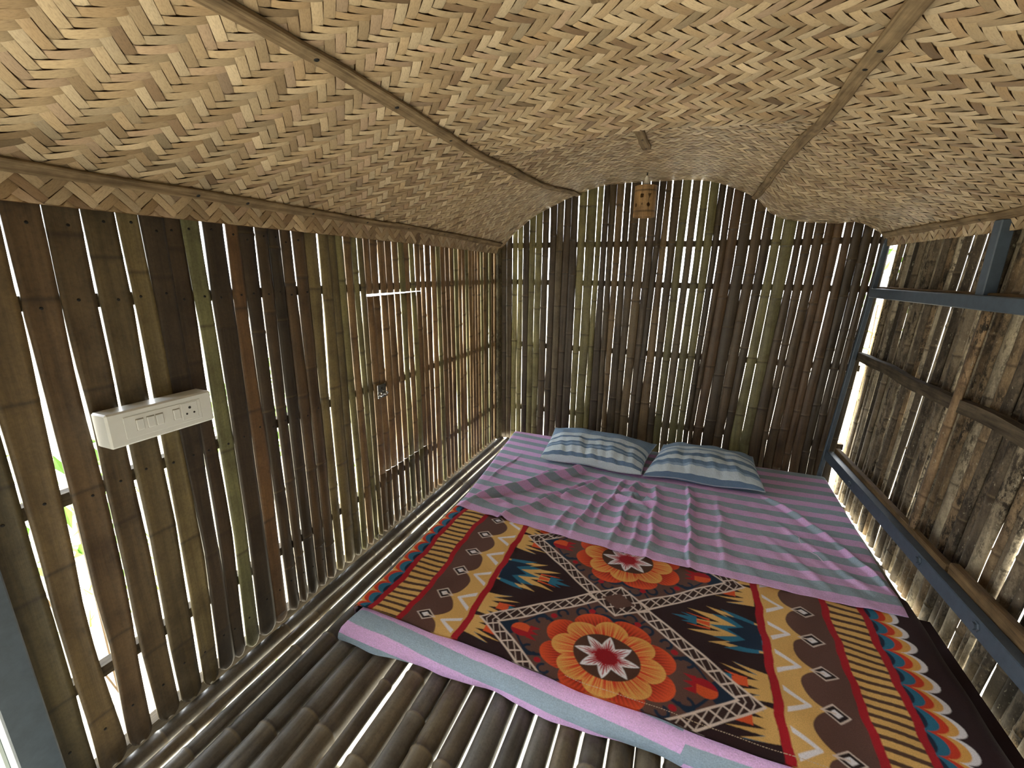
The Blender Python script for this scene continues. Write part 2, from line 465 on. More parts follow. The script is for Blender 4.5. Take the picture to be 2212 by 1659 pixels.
# gaps: (z-knots, y-centres, half widths)
def gap(pts, wid): return (np.array([p[1] for p in pts])[::-1], np.array([p[0] for p in pts])[::-1], np.array([q[0] for q in wid])[::-1], np.array([q[1] for q in wid])[::-1] / 2)
GL = [
 gap([(.312, 1.4), (.308, .547), (.312, .257), (.312, 0)], [(1.4, .004), (.5, .006), (0, .004)]),
 gap([(.378, 1.4), (.377, .89), (.376, .71), (.373, .5), (.371, .11), (.37, 0)], [(1.4, .006), (1.0, .006), (.8, .009), (.55, .008), (.45, .002), (.3, .003), (.15, .008), (0, .006)]),
 gap([(.458, 1.4), (.457, 1.288), (.452, 1.05), (.447, .9), (.443, .7), (.433, .45), (.434, .25), (.431, 0)], [(1.4, .003), (1.3, .006), (1.15, .009), (1.1, .003), (1.0, .008), (.9, .014), (.75, .02), (.5, .027), (.3, .03), (.18, .02), (.05, .008), (0, .012)]),
 gap([(.522, 1.4), (.518, 1.2), (.512, 1.0), (.512, .8), (.507, .45), (.498, .2), (.495, 0)], [(1.4, .003), (1.3, .005), (1.1, .004), (1.0, .008), (.88, .015), (.7, .008), (.5, .008), (.35, .010), (.2, .02), (0, .026)]),
 gap([(.583, 1.4), (.580, 1.2), (.578, 1.0), (.573, .8), (.571, .5), (.562, .2), (.56, 0)], [(1.4, .001), (1.25, .005), (1.1, .006), (.9, .008), (.6, .009), (.3, .010), (0, .014)]),
 gap([(.646, 1.4), (.647, 1.1), (.641, .87), (.639, .53), (.632, .3), (.622, 0)], [(1.4, .004), (1.1, .006), (.92, .015), (.8, .014), (.55, .008), (.3, .011), (0, .012)]),
 gap([(.69, 1.4), (.694, 1.1), (.688, .8), (.693, .4), (.673, 0)], [(1.4, .004), (1.25, .010), (1.08, .004), (.95, .0), (.8, .003), (.6, .006), (.3, .009), (0, .010)]),
 gap([(.749, 1.4), (.744, 1.05), (.744, .75), (.737, .3), (.725, 0)], [(1.4, -.002), (1.0, 0), (.75, .004), (.5, .012), (.35, .009), (0, .006)]),
 gap([(.789, 1.4), (.792, 1.05), (.787, .8), (.786, .4), (.768, 0)], [(1.4, .003), (1.1, .003), (.95, .011), (.8, .010), (.5, .006), (0, .008)]),
 gap([(.841, 1.4), (.836, 1.1), (.834, .75), (.830, .4), (.817, 0)], [(1.4, .01), (1.26, .013), (1.14, .004), (.9, .006), (.6, .007), (0, .006)]),
 gap([(.907, 1.4), (.901, 1.15), (.895, .8), (.889, .4), (.88, 0)], [(1.4, .016), (1.27, .02), (1.14, .013), (1.0, .008), (.7, .005), (0, .006)]),
 gap([(.948, 1.4), (.944, .9), (.944, .5), (.936, 0)], [(1.4, 0), (1.12, .004), (1.05, .012), (.8, .01), (.6, .006), (.35, .02), (0, .022)]),
 gap([(1.006, 1.4), (.996, 1.0), (.993, .6), (.99, 0)], [(1.4, .004), (1.25, .010), (1.0, .008), (.7, .008), (.4, .003), (0, .008)]),
 gap([(1.05, 1.4), (1.04, .8), (1.034, .34), (1.03, 0)], [(1.4, .003), (.9, .003), (.75, .010), (.4, .007), (0, .008)]),
 gap([(1.093, 1.4), (1.088, .8), (1.082, 0)], [(1.4, .005), (1.2, .006), (.8, .004), (.5, .008), (0, .004)]),
 gap([(1.138, 1.4), (1.138, .9), (1.13, 0)], [(1.4, .005), (1.2, .008), (.8, .002), (.4, .004), (0, .006)]),
 gap([(1.19, 1.4), (1.187, .7), (1.18, 0)], [(1.4, .0), (1., .001), (.5, .005), (0, .012)]),
 gap([(1.251, 1.4), (1.248, 1.07), (1.232, .7), (1.228, 0)], [(1.4, .014), (1.25, .02), (1.1, .012), (1.0, .018), (.75, .012), (.5, .012), (.2, .022), (0, .016)]),
]
for gi_, g_ in enumerate(GL):
    GL[gi_] = (g_[0], g_[1], g_[2], g_[3] * (.82 if gi_ == 2 else .64))
r = np.random.default_rng(3)
def addgap(y, w): 
    w = w * .85 - .0003
    lean = r.normal(0, .003)
    GL.append(gap([(y + lean, 1.4), (y, .7), (y - lean, 0)], [(1.4, w + r.normal(0, .002)), (1.1, w + r.normal(0, .003)), (.8, w + r.normal(0, .003)), (.4, w + r.normal(0, .003)), (0, w + .002)]))
for y, w in [(1.295, .002), (1.335, .003), (1.375, .008), (1.418, .004), (1.452, .008), (1.487, .004),
             (1.53, .003), (1.575, .010), (1.625, .008), (1.675, .009), (1.72, .008), (1.765, .007), (1.808, .010), (1.85, .007), (1.893, .008),
             (1.94, .016), (1.99, .008), (2.045, .012), (2.09, .007), (2.14, .008), (2.185, .010), (2.235, .008), (2.28, .012), (2.325, .009),
             (2.37, .009), (2.41, .010), (2.455, .008), (2.495, .012), (2.535, .009), (2.58, .010), (2.62, .011), (2.66, .009), (2.70, .011), (2.74, .009), (2.785, .012), (2.82, .008)]:
    addgap(y, w)
NB = len(GL)
def edge(g, z, side):
    zz, yy, zw, hw = g
    return np.interp(z, zz, yy) + side * np.interp(z, zw, hw)
HATCH = (1.487, 1.893)
win = empty('window_1', (-1.232, 1.69, .28), label='closed hatch of bamboo slats cut into the left wall with a small bolt', category='window', kind='structure')
manual = {0: BROWN[2], 1: (88, 74, 50), 2: (88, 71, 49), 3: (88, 74, 52), 4: (86, 75, 52), 5: (90, 80, 54), 6: DARK[0], 7: DARK[1], 8: (98, 98, 68), 9: DARK[0], 10: (98, 74, 48), 11: DARK[1]}
for k in range(NB - 1):
    gA, gB = GL[k], GL[k + 1]
    ja, jb = jit(100 + k, .0009), jit(300 + k, .0009)
    lo = lambda z, gA=gA, ja=ja: edge(gA, z, 1) + ja(z)
    hi = lambda z, gB=gB, jb=jb: edge(gB, z, -1) + jb(z)
    cen = lambda z, lo=lo, hi=hi: (lo(z) + hi(z)) / 2
    hf = lambda z, lo=lo, hi=hi: np.maximum((hi(z) - lo(z)) / 2, .004)
    ym = float(cen(np.array([.7]))[0])
    rr = np.random.default_rng(900 + k)
    if k in manual: colr = manual[k]
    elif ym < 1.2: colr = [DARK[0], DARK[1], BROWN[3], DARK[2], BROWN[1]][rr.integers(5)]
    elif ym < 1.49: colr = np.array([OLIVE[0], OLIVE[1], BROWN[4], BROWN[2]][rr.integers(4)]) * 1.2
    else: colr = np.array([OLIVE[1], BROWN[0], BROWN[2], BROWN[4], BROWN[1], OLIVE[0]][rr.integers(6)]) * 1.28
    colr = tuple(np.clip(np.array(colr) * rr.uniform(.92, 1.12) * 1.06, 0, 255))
    sp = rr.uniform(.26, .42); st = rr.uniform(0, sp)
    nodes = [st + q * sp * rr.uniform(.95, 1.05) for q in range(7)]
    cv = -.0035 if ym < .7 else (.001 if ym < .93 else .006); rk = .25 if ym < .93 else .8
    if ym < .95: off = rr.uniform(-.002, .003)
    else: off = rr.uniform(-.0012, .0012)
    fc = lambda u, w, z, off=off: face_left(u, w + off, z)
    c4 = lin4(*colr)
    if HATCH[0] <= ym <= HATCH[1]:
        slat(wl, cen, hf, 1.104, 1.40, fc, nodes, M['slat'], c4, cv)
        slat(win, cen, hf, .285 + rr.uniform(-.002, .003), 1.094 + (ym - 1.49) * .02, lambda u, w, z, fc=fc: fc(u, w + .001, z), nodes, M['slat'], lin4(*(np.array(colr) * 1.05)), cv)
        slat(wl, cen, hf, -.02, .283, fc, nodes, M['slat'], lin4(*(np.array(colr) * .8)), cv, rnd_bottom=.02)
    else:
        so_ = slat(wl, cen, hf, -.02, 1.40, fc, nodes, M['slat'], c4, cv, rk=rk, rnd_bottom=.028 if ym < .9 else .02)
        if k < 16:
            for zn in (1.295, 1.13, .70, .10):
                zq = zn + rr.uniform(-.012, .012); yq = float(cen(np.array([zq]))[0]) + rr.uniform(-.008, .008)
                nb_ = MB(); nb_.lathe([(0, -.003), (.0032, -.003), (.0032, .0012), (.002, .002), (0, .002)], tuple(fc(np.array(yq), np.array(0.), np.array(zq))), 10, 'x', cap=False)
                nb_.build('nail_head', M['screw'], so_)
def hbar(parent, name, p0, p1, h, d, mat, axis, wob=.002, seed=0):
    n = 24; t = np.linspace(0, 1, n); P = np.outer(1 - t, p0) + np.outer(t, p1)
    jz = jit(seed, wob)
    Vs = []
    for k in range(n):
        for a, b in ((-1, -1), (1, -1), (1, 1), (-1, 1)):
            v = P[k].copy(); v[2] += a * h / 2 + float(jz(t[k] * 3))
            v[axis] += b * d / 2; Vs.append(v)
    Fc = []
    for k in range(n - 1):
        for q in range(4):
            Fc.append([k * 4 + q, k * 4 + (q + 1) % 4, (k + 1) * 4 + (q + 1) % 4, (k + 1) * 4 + q])
    Fc.append([0, 3, 2, 1]); Fc.append([(n - 1) * 4 + q for q in range(4)])
    return mesh(name, Vs, Fc, mat, parent, smooth=False)
hbar(wl, 'rail', (-1.268, .3, -.042), (-1.268, 2.84, -.042), .06, .04, M['rail_wood'], 0, .001, 9)
for i, (z, y0) in enumerate([(1.131, .30), (.70, .30), (.236, .30), (1.36, .3)]):
    hbar(wl, 'rail', (-1.258, y0, z), (-1.258, 2.84, z), .03, .03, M['rail_wood'], 0, .002, i)

# latch of the hatch
lt = MB()
lt.box((-1.216, 1.513, .684), (.003, .058, .062), bev=.001)
latch = lt.build('latch', M['chrome'], win)
l2 = MB(); l2.lathe([(.0, -.03), (.0055, -.03), (.006, -.026), (.006, .026), (.0055, .03), (0, .03)], (-1.208, 1.513, .671), 14, 'y', cap=False)
l2.tube([(-1.206, 1.517, .671), (-1.196, 1.517, .672), (-1.194, 1.517, .662)], .0028, 8)
l2.build('bolt', M['chrome'], latch, smooth=True)
l3 = MB()
l3.box((-1.209, 1.497, .671), (.012, .008, .020), bev=.002); l3.box((-1.209, 1.532, .671), (.012, .008, .020), bev=.002)
l3.build('bolt_guide', M['chrome'], latch)
l4 = MB(); l4.lathe([(0, 0), (.0045, 0), (.003, .002), (0, .002)], (-1.2145, 1.512, .697), 10, 'x', cap=False)
l4.build('screw_head', M['screw'], latch)

# ---- back wall
wbk = empty('wall_back', (-.17, 2.852, -.02), label='back wall of upright round bamboo slats behind the pillows', category='wall', kind='structure')
GT = [-1.237, -1.182, -1.134, -1.094, -1.057, -1.012, -.968, -.921, -.875, -.827, -.782, -.735, -.688, -.637, -.575, -.539, -.499, -.458, -.415, -.373, -.320, -.268, -.222, -.185, -.145, -.095, -.044, .005, .052, .099, .137, .173, .228, .291, .346, .394, .441, .505, .542, .588, .636, .676, .72, .76, .806, .848, .885, .935]
GB = [-1.237, -1.177, -1.138, -1.096, -1.056, -1.015, -.974, -.931, -.879, -.836, -.793, -.746, -.689, -.648, -.589, -.554, -.497, -.463, -.43, -.375, -.342, -.288, -.255, -.223, -.160, -.119, -.073, -.026, .024, .064, .095, .121, .176, .241, .295, .337, .394, .446, .508, .536, .586, .636, .673, .722, .764, .80, .835, .885]
rb = np.random.default_rng(21)
WT = rb.uniform(.0005, .005, len(GT)); WTm = rb.uniform(-.001, .006, len(GT)); WM = rb.uniform(-.0025, .0022, len(GT)); WBm = rb.uniform(-.0015, .0020, len(GT))
for i, x in enumerate(GT):
    if -.96 < x < -.85 or -.5 < x < -.4: WTm[i] += .004
    if abs(x + .145) < .01 or abs(x + .044) < .01 or abs(x - .005) < .01: WTm[i] += .008; WM[i] += .002; WT[i] += .004
    if x < -.6: WM[i] += .0015; WBm[i] += .002
ztop_knots = [(-1.237, 1.36), (-1.087, 1.53), (-.959, 1.61), (-.689, 1.71), (-.3, 1.77), (0, 1.78), (.15, 1.70), (.29, 1.66), (.37, 1.57), (.48, 1.52), (.7, 1.50), (.80, 1.49), (.9, 1.43)]
for k in range(len(GT) - 1):
    zk = np.array([0., .5, 1.0, 1.25, 1.6])
    wk = lambda i: np.array([WBm[i], WM[i], (WM[i] + WTm[i]) / 2, WTm[i], WT[i]]) / 2
    ja, jb = jit(1000 + k, .0007), jit(1300 + k, .0007)
    def mk(i, side, j):
        return lambda z: np.interp(z, [0.2, 1.25], [GB[i], GT[i]]) + (z > 1.25) * (z - 1.25) * (GT[i] - GB[i]) / 1.05 * .5 + side * np.interp(z, zk, wk(i)) + j(z)
    lo = mk(k, 1, ja); hi = mk(k + 1, -1, jb)
    cen = lambda z, lo=lo, hi=hi: (lo(z) + hi(z)) / 2
    hf = lambda z, lo=lo, hi=hi: np.maximum((hi(z) - lo(z)) / 2, .004)
    xm = (GT[k] + GT[k + 1]) / 2
    rr = np.random.default_rng(2000 + k)
    if k in (2, 3, 5, 6, 12, 13, 14, 25, 27, 28, 35, 36): colr = OLIVE[rr.integers(3)]
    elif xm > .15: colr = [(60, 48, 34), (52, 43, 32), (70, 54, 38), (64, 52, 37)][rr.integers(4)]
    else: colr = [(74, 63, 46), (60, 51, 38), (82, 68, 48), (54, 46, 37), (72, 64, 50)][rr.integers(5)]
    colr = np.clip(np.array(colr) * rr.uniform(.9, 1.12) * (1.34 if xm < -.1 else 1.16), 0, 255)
    sp = rr.uniform(.24, .40); st = rr.uniform(0, sp)
    nodes = [st + q * sp * rr.uniform(.94, 1.06) for q in range(8)]
    zt = float(np.interp(xm, [a for a, _ in ztop_knots], [b for _, b in ztop_knots]))
    off = rr.uniform(-.004, .003)
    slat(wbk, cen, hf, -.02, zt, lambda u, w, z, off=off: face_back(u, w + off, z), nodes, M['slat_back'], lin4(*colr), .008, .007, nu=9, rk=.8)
for i, z in enumerate([1.37, 1.131, .70, .236]):
    hbar(wbk, 'rail', (-1.24, 2.884, z), (.92, 2.884, z - .004 * (i == 1)), .034, .03, M['rail_wood'], 1, .002, 10 + i)
# mossy pole standing in the back left corner
cp = MB()
pr = []
for z in np.arange(-.02, 1.36, .01):
    dn = min(abs(z - q) for q in (.12, .42, .75, 1.05, 1.3))
    pr.append((.022 + .003 * math.exp(-(dn / .008) ** 2), z))
cp.lathe(pr, (-1.216, 2.822, 0), 16)
corner = cp.build('corner_pole', M['slat_moss'], wbk, smooth=True, color=lin4(92, 84, 62))

# ---- right wall
wr_ = empty('wall_right', (.945, 2.0, -.08), label='right wall of old mossy bamboo slats behind the steel frame', category='wall', kind='structure')
rg = np.random.default_rng(55)
ys = [(2.80, .06)]
y = 2.80
edges = []
SPEC = {2.62: .006, 2.335: .004, 2.27: .009, 2.10: .009, 2.02: .012, 1.475: .012}
y = 2.885
first = True
k = 0
while y > .9:
    wdt = float(rg.uniform(.030, .054)) if y < 2.70 else float(rg.uniform(.020, .032))
    y2 = y - wdt
    gw = float(rg.normal(.0002, .0022)) if y < 2.8 else -.001
    for q, v in list(SPEC.items()):
        if y2 < q + .012:
            y2 = q + v / 2; gw = v; SPEC.pop(q); break
    edges.append((y2, y)); y = y2 - gw
for k, (a, b) in enumerate(edges):
    if b - a < .008: continue
    lean = .012
    ja, jb = jit(4000 + k, .0014), jit(4300 + k, .0014)
    cen = lambda z, a=a, b=b, ja=ja: (a + b) / 2 + ja(z) * 1.2 + .115 * (1.0 - z)
    hf = lambda z, a=a, b=b, jb=jb: np.maximum((b - a) / 2 + jb(z), .005)
    rr = np.random.default_rng(5000 + k)
    colr = [(148, 136, 114), (116, 104, 86), (82, 73, 60), (158, 147, 126), (122, 104, 80), (60, 53, 44), (92, 82, 68)][rr.integers(7)]
    if k < 3: colr = (176, 156, 116)
    sp = rr.uniform(.26, .4); st = rr.uniform(0, sp)
    nodes = [-.3 + st + q * sp for q in range(7)]
    off = [-.009, .003, -.005, .004][rr.integers(4)]
    slat(wr_, cen, hf, -.08, 1.46, lambda u, w, z, off=off: face_right(u, w + off, z), nodes, M['slat_moss'], lin4(*colr), .009, .007)
slat(wr_, lambda z: 1.835 + .115 * (1.05 - z), lambda z: .023 + 0 * z, .262, 1.092, lambda u, w, z: face_right(u, w + .072, z), [.42, .70, .98], M['slat_moss'], lin4(132, 110, 84), .006, .007)
rl = hbar(wr_, 'rail', (.893, 2.845, .775), (.893, .9, .775), .044, .028, M['rail_wood'], 0, .004, 31)

# ------------------------------------------------------------------ ceiling mat
XK = np.array([-1.212, -1.213, -1.205, -1.09, -.96, -.69, -.45, -.2, .05, .288, .38, .48, .67, .79, .875, .905, .907])
ZF = np.array([1.322, 1.35, 1.392, 1.445, 1.495, 1.585, 1.632, 1.66, 1.652, 1.610, 1.578, 1.542, 1.470, 1.428, 1.393, 1.37, 1.335])
XB = np.array([-1.222, -1.212, -1.19, -1.09, -.96, -.69, -.50, -.2, .05, .288, .37, .46, .67, .77, .855, .893, .903])
ZB = np.array([1.316, 1.345, 1.368, 1.468, 1.557, 1.662, 1.708, 1.716, 1.694, 1.602, 1.523, 1.48, 1.452, 1.458, 1.42, 1.385, 1.338])
T0, T1 = -.62, 2.845
NS, NT = 260, 280
def profile(y):
    f = float(sm(y, 1.75, 2.85))
    xk = XK * (1 - f) + XB * f; zk = (ZF * (1 - f) + ZB * f).copy()
    # sag with a crease half way in, dying out at the battens
    dz = float(np.interp(y, [-.7, .9, 1.2, 1.38, 1.50, 1.57, 1.68, 2.0, 2.4, 2.85], [0, 0, -.018, -.040, -.053, -.010, .034, .034, .012, 0]))
    wgt = np.exp(-(((xk + .17) / .40) ** 4))
    zk = zk + dz * wgt
    # Catmull-Rom through the knots
    P = np.stack([xk, zk], 1); out = []
    n = len(P)
    for i in range(n - 1):
        p0 = P[max(i - 1, 0)]; p1 = P[i]; p2 = P[i + 1]; p3 = P[min(i + 2, n - 1)]
        d = np.linalg.norm(p2 - p1); m1 = (p2 - p0) / (np.linalg.norm(p2 - p1) + np.linalg.norm(p1 - p0) + 1e-9) * d; m2 = (p3 - p1) / (np.linalg.norm(p3 - p2) + d + 1e-9) * d
        for t in np.linspace(0, 1, 14, endpoint=False):
            h = (2 * t ** 3 - 3 * t ** 2 + 1) * p1 + (t ** 3 - 2 * t ** 2 + t) * m1 + (-2 * t ** 3 + 3 * t ** 2) * p2 + (t ** 3 - t ** 2) * m2
            out.append(h)
    out.append(P[-1]); out = np.array(out)
    s = np.concatenate([[0], np.cumsum(np.linalg.norm(np.diff(out, axis=0), axis=1))])
    ss = np.linspace(0, s[-1], NS)
    return np.stack([np.interp(ss, s, out[:, 0]), np.interp(ss, s, out[:, 1])], 1), s[-1]
TY = np.linspace(T0, T1, NT)
SURF = np.zeros((NS, NT, 3)); LEN = 0
for j, yv in enumerate(TY):
    p, L = profile(yv); SURF[:, j, 0] = p[:, 0]; SURF[:, j, 2] = p[:, 1]; SURF[:, j, 1] = yv; LEN += L / NT
# gentle unevenness of the mat
ii, jj = np.meshgrid(np.linspace(0, LEN, NS), TY, indexing='ij')
und = .004 * np.sin(ii * 5.1 + jj * 1.7) * np.sin(jj * 4.3 + 1.0) + .003 * np.sin(ii * 9.0 - jj * 6.0)
SURF[:, :, 2] += und * np.clip(np.minimum(ii, LEN - ii) / .2, 0, 1)
SURF[:, :, 1] += np.where(jj > 2.8, .004 * np.sin(ii * 30), 0)
def surf(s, t):
    a = np.clip(np.asarray(s) / LEN * (NS - 1), 0, NS - 1.001); b = np.clip((np.asarray(t) - T0) / (T1 - T0) * (NT - 1), 0, NT - 1.001)
    i = a.astype(int); j = b.astype(int); fa = (a - i)[..., None]; fb = (b - j)[..., None]
    return (SURF[i, j] * (1 - fa) + SURF[i + 1, j] * fa) * (1 - fb) + (SURF[i, j + 1] * (1 - fa) + SURF[i + 1, j + 1] * fa) * fb
def surfn(s, t):
    e = .01
    du = surf(np.clip(s + e, 0, LEN), t) - surf(np.clip(s - e, 0, LEN), t); dv = surf(s, np.clip(t + e, T0, T1)) - surf(s, np.clip(t - e, T0, T1))
    n = np.cross(du, dv); n /= np.linalg.norm(n, axis=-1)[..., None] + 1e-12
    return np.where(n[..., 2:3] > 0, -n, n) if False else -n
# orientation: the normal must look into the room (down in the middle)
_sgn = 1.0 if surfn(np.array([LEN / 2]), np.array([1.0]))[0, 2] < 0 else -1.0
def inward(s, t): return surfn(s, t) * _sgn

W_ = .0192; NSP = 3
q = math.sqrt(.5)
rw = np.random.default_rng(99)
imin = -int(4 / W_); 
toneA = {}; toneB = {}
PAL = np.array([lin((206, 184, 148)), lin((194, 170, 134)), lin((216, 196, 162)), lin((178, 153, 118)), lin((200, 174, 144)), lin((160, 134, 104))])
def tone(d, k):
    if k not in d:
        c = PAL[rw.choice(6, p=[.26, .24, .2, .14, .1, .06])]; d[k] = c * rw.uniform(.72, .92)
    return d[k]
VV = []; FF = []; CC = []; UVs = []; nv = 0
LP = np.array([-.5 - .1, -.46, -.25, 0, .25, .46, .5 + .1]); LH = np.array([-.0026, .0004, .0019, .0023, .0019, .0004, -.0026])
CP = np.array([-.5, 0, .5]); CH = np.array([-.0005, .0004, -.0005])
nl, ncr = len(LP), len(CP)
floats = []
amax = int((LEN + T1) * q / W_) + 4; amin = int((0 + T0) * q / W_) - 4
bmax = int((LEN - T0) * q / W_) + 4; bmin = int((0 - T1) * q / W_) - 4
for i in range(amin, amax):
    for j in range(bmin, bmax):
        m = (i - j) % (2 * NSP)
        if m == 0:      # warp float starts here: runs along b over NSP cells (j, j-1, j-2 going down)
            ca = (i + .5) * W_; cb = (j - (NSP - 1) + NSP / 2) * W_; along = 'b'
        elif m == NSP:  # weft float: runs along a over NSP cells
            ca = (i + NSP / 2) * W_; cb = (j + .5) * W_; along = 'a'
        else: continue
        s_ = (ca + cb) * q; t_ = (ca - cb) * q
        if s_ < -.02 or s_ > LEN + .02 or t_ < T0 + .01 or t_ > T1 - .01: continue
        floats.append((ca, cb, along, i, j))
print('floats', len(floats), 'mat length', LEN)
nf = len(floats)
PA = np.zeros((nf, nl, ncr)); PB = np.zeros((nf, nl, ncr)); HH = np.zeros((nf, nl, ncr)); CO = np.zeros((nf, nl, ncr, 3)); UV = np.zeros((nf, nl, ncr, 2))
for k, (ca, cb, along, i, j) in enumerate(floats):
    L = NSP * W_; wd = W_ * rw.uniform(.90, .985); sk = rw.normal(0, .0006)
    al = LP * L; ac = CP * wd
    dl = rw.normal(0, .0012)
    if along == 'b':
        PA[k] = ca + ac[None, :] + sk * LP[:, None]; PB[k] = cb + al[:, None] + dl; c = tone(toneA, i)
    else:
        PA[k] = ca + al[:, None] + dl; PB[k] = cb + ac[None, :] + sk * LP[:, None]; c = tone(toneB, j) * np.array([.93, .91, .88])
    HH[k] = LH[:, None] * rw.uniform(.8, 1.25) + CH[None, :] + rw.normal(0, .0003)
    u_ = rw.random()
    f = rw.uniform(.70, .96)
    if u_ < .05: f *= .66
    elif u_ > .95: f *= 1.18
    CO[k] = c * f
    UV[k, :, :, 0] = rw.random() * 50 + LP[:, None] * .5; UV[k, :, :, 1] = rw.random() * 9 + CP[None, :] * .02
Sx = (PA + PB) * q; Tx = (PA - PB) * q
Sc = np.clip(Sx, 0, LEN); Tc = np.clip(Tx, T0, T1)
Pp = surf(Sc, Tc); Nn = inward(Sc, Tc)
Vw = (Pp + Nn * HH[..., None]).reshape(-1, 3)
# only what the mat's outline leaves inside moves; ends fray a little past the border
base = np.arange(nf)[:, None] * (nl * ncr)
fq = grid_faces(nl, ncr)
Fw = (base[:, :, None] + fq[None]).reshape(-1, 4)
Cw = np.clip(CO.reshape(-1, 3), 0, 1); Uw = UV.reshape(-1, 2)
# dark backing sheet added behind the strips to keep daylight from leaking in
bs_ = np.linspace(0, LEN, 200); bt_ = np.linspace(T0, T1, 120)
BS, BT = np.meshgrid(bs_, bt_, indexing='ij')
Pb = surf(BS, BT) - inward(BS, BT) * .0042
Pb2 = surf(BS, BT) - inward(BS, BT) * .0062
nb = len(Vw); nbp = BS.size
Fb = grid_faces(200, 120, nb); Fb2 = grid_faces(200, 120, nb + nbp)
Vall = np.concatenate([Vw, Pb.reshape(-1, 3), Pb2.reshape(-1, 3)]); Fall = np.concatenate([Fw, Fb, Fb2])
Call = np.concatenate([Cw, np.tile(lin((120, 92, 60)), (2 * nbp, 1))]); Uall = np.concatenate([Uw, np.zeros((2 * nbp, 2))])
ceil = mesh('ceiling', Vall, Fall, M['weave'], cols=Call, uv=Uall, origin=(-.15, 1.1, 1.33))
tag(ceil, 'arched ceiling of pale woven bamboo matting', 'ceiling', kind='structure')

# unseen sheet added above; its eaves keep direct sun out of the wall gaps
rs = []
ry = np.linspace(-.75, 3.28, 24)
for yv in ry:
    p = surf(np.linspace(.09, LEN - .07, 40), np.full(40, np.clip(yv, T0, T1)))
    xs = np.concatenate([[-1.62, -1.3], p[:, 0], [1.05, 1.4]]); zs = np.concatenate([[1.43, 1.50], p[:, 2] + .12, [1.50, 1.43]])
    rs.append(np.stack([xs, np.full_like(xs, yv), zs], 1))
rs = np.array(rs); rs2 = rs.copy(); rs2[:, :, 2] += .02
n_, m_ = rs.shape[:2]
Fr = np.concatenate([grid_faces(n_, m_), grid_faces(n_, m_, n_ * m_, flip=True)]).tolist()
roof_added = mesh('roof_added', np.concatenate([rs.reshape(-1, 3), rs2.reshape(-1, 3)]), Fr, M['roof_added'])
tag(roof_added, 'added sheet with eaves above the woven ceiling, unseen, keeps sun off the gaps', 'roof_added', kind='structure')

# battens nailed under the mat
def s_at_x(x, y):
    p, L = profile(y)
    xs_ = p[8:-8, 0]; k = np.interp(x, xs_, np.arange(8, 8 + len(xs_)))
    return k / (NS - 1) * LEN
def batten(idx, label, svals, y0, y1, width, screws, thick=.011, n=60, taper=None):
    ty = np.linspace(y0, y1, n); sv = svals(ty)
    V = []
    jt = jit(700 + idx, .0012)
    for k in range(n):
        w2 = width / 2 * (1 + .08 * math.sin(k * .5))
        for ds, h in ((-1, .002), (-1, thick * .8), (-.82, thick), (.82, thick), (1, thick * .8), (1, .002)):
            s1 = np.array([sv[k] + ds * w2 + float(jt(ty[k] * 3))]); t1 = np.array([ty[k]])
            nn = inward(np.array([sv[k]]), t1)[0]
            base_ = surf(np.array([sv[k]]), t1)[0]
            tang = surf(np.clip(np.array([sv[k] + .01]), 0, LEN), t1)[0] - base_; tang /= np.linalg.norm(tang)
            V.append(base_ + tang * (ds * w2 + float(jt(ty[k] * 3))) + nn * (h + .0015))
    Fc = []
    for k in range(n - 1):
        for q_ in range(6):
            a = k * 6 + q_; b = k * 6 + (q_ + 1) % 6
            Fc.append([a, b, b + 6, a + 6])
    Fc.append(list(range(6))[::-1]); Fc.append([(n - 1) * 6 + q_ for q_ in range(6)])
    o = mesh('trim_%d' % idx, V, Fc, M['batten'], None, smooth=False)
    tag(o, label, 'batten', kind='structure')
    for ysc, rad in screws:
        s1 = np.array([np.interp(ysc, ty, sv)]); t1 = np.array([ysc])
        b0 = surf(s1, t1)[0]; nn = inward(s1, t1)[0]
        c = b0 + nn * (thick + .0018)
        ta = surf(np.clip(s1 + .01, 0, LEN), t1)[0] - b0; ta /= np.linalg.norm(ta); tb = np.cross(nn, ta)
        m = 12; ring = [c + rad * (math.cos(a) * ta + math.sin(a) * tb) for a in np.arange(m) / m * 2 * math.pi]
        ring2 = [p * 1.0 + nn * .0012 - (p - c) * .35 for p in ring]
        Fs = [[i_, (i_ + 1) % m, m + (i_ + 1) % m, m + i_] for i_ in range(m)] + [list(range(m, 2 * m))]
        mesh('screw_head', ring + ring2, Fs, M['screw'], o, smooth=False)
    return o
SL = lambda x: (lambda ty: np.array([s_at_x(x, t) for t in ty]))
batten(1, 'long wooden batten nailed along the left slope of the woven ceiling', SL(-.69), -.6, 2.842, .034,
       [(.734, .0055), (.981, .0055), (1.24, .0045), (1.60, .004), (1.75, .004), (2.1, .004), (2.45, .004)])
batten(2, 'long wooden batten nailed along the right slope of the woven ceiling', SL(.288), -.6, 2.842, .032,
       [(1.114, .0055), (1.19, .005), (2.006, .004), (2.3, .004), (2.62, .004)])
batten(3, 'edge batten nailed along the ceiling where it meets the left wall', lambda ty: np.full(len(ty), .071), -.6, 2.77, .032,
       [(.821, .005), (.96, .005), (1.2, .0045), (1.473, .0045), (1.75, .004), (2.0, .004), (2.06, .004), (2.3, .004), (2.55, .004)])
batten(4, 'edge batten nailed along the ceiling where it meets the right wall', lambda ty: np.full(len(ty), LEN - .062), -.6, 2.80, .030,
       [(2.0, .0045), (2.25, .0045), (2.5, .004)])
batten(5, 'short batten piece at the ceiling crown near the doorway', SL(-.185), .1, .865, .036, [(.815, .0055)], n=24)
batten(6, 'short batten piece at the ceiling crown above the lamp', SL(-.215), 1.66, 2.02, .034, [(1.85, .004), (2.0, .004)], n=20)

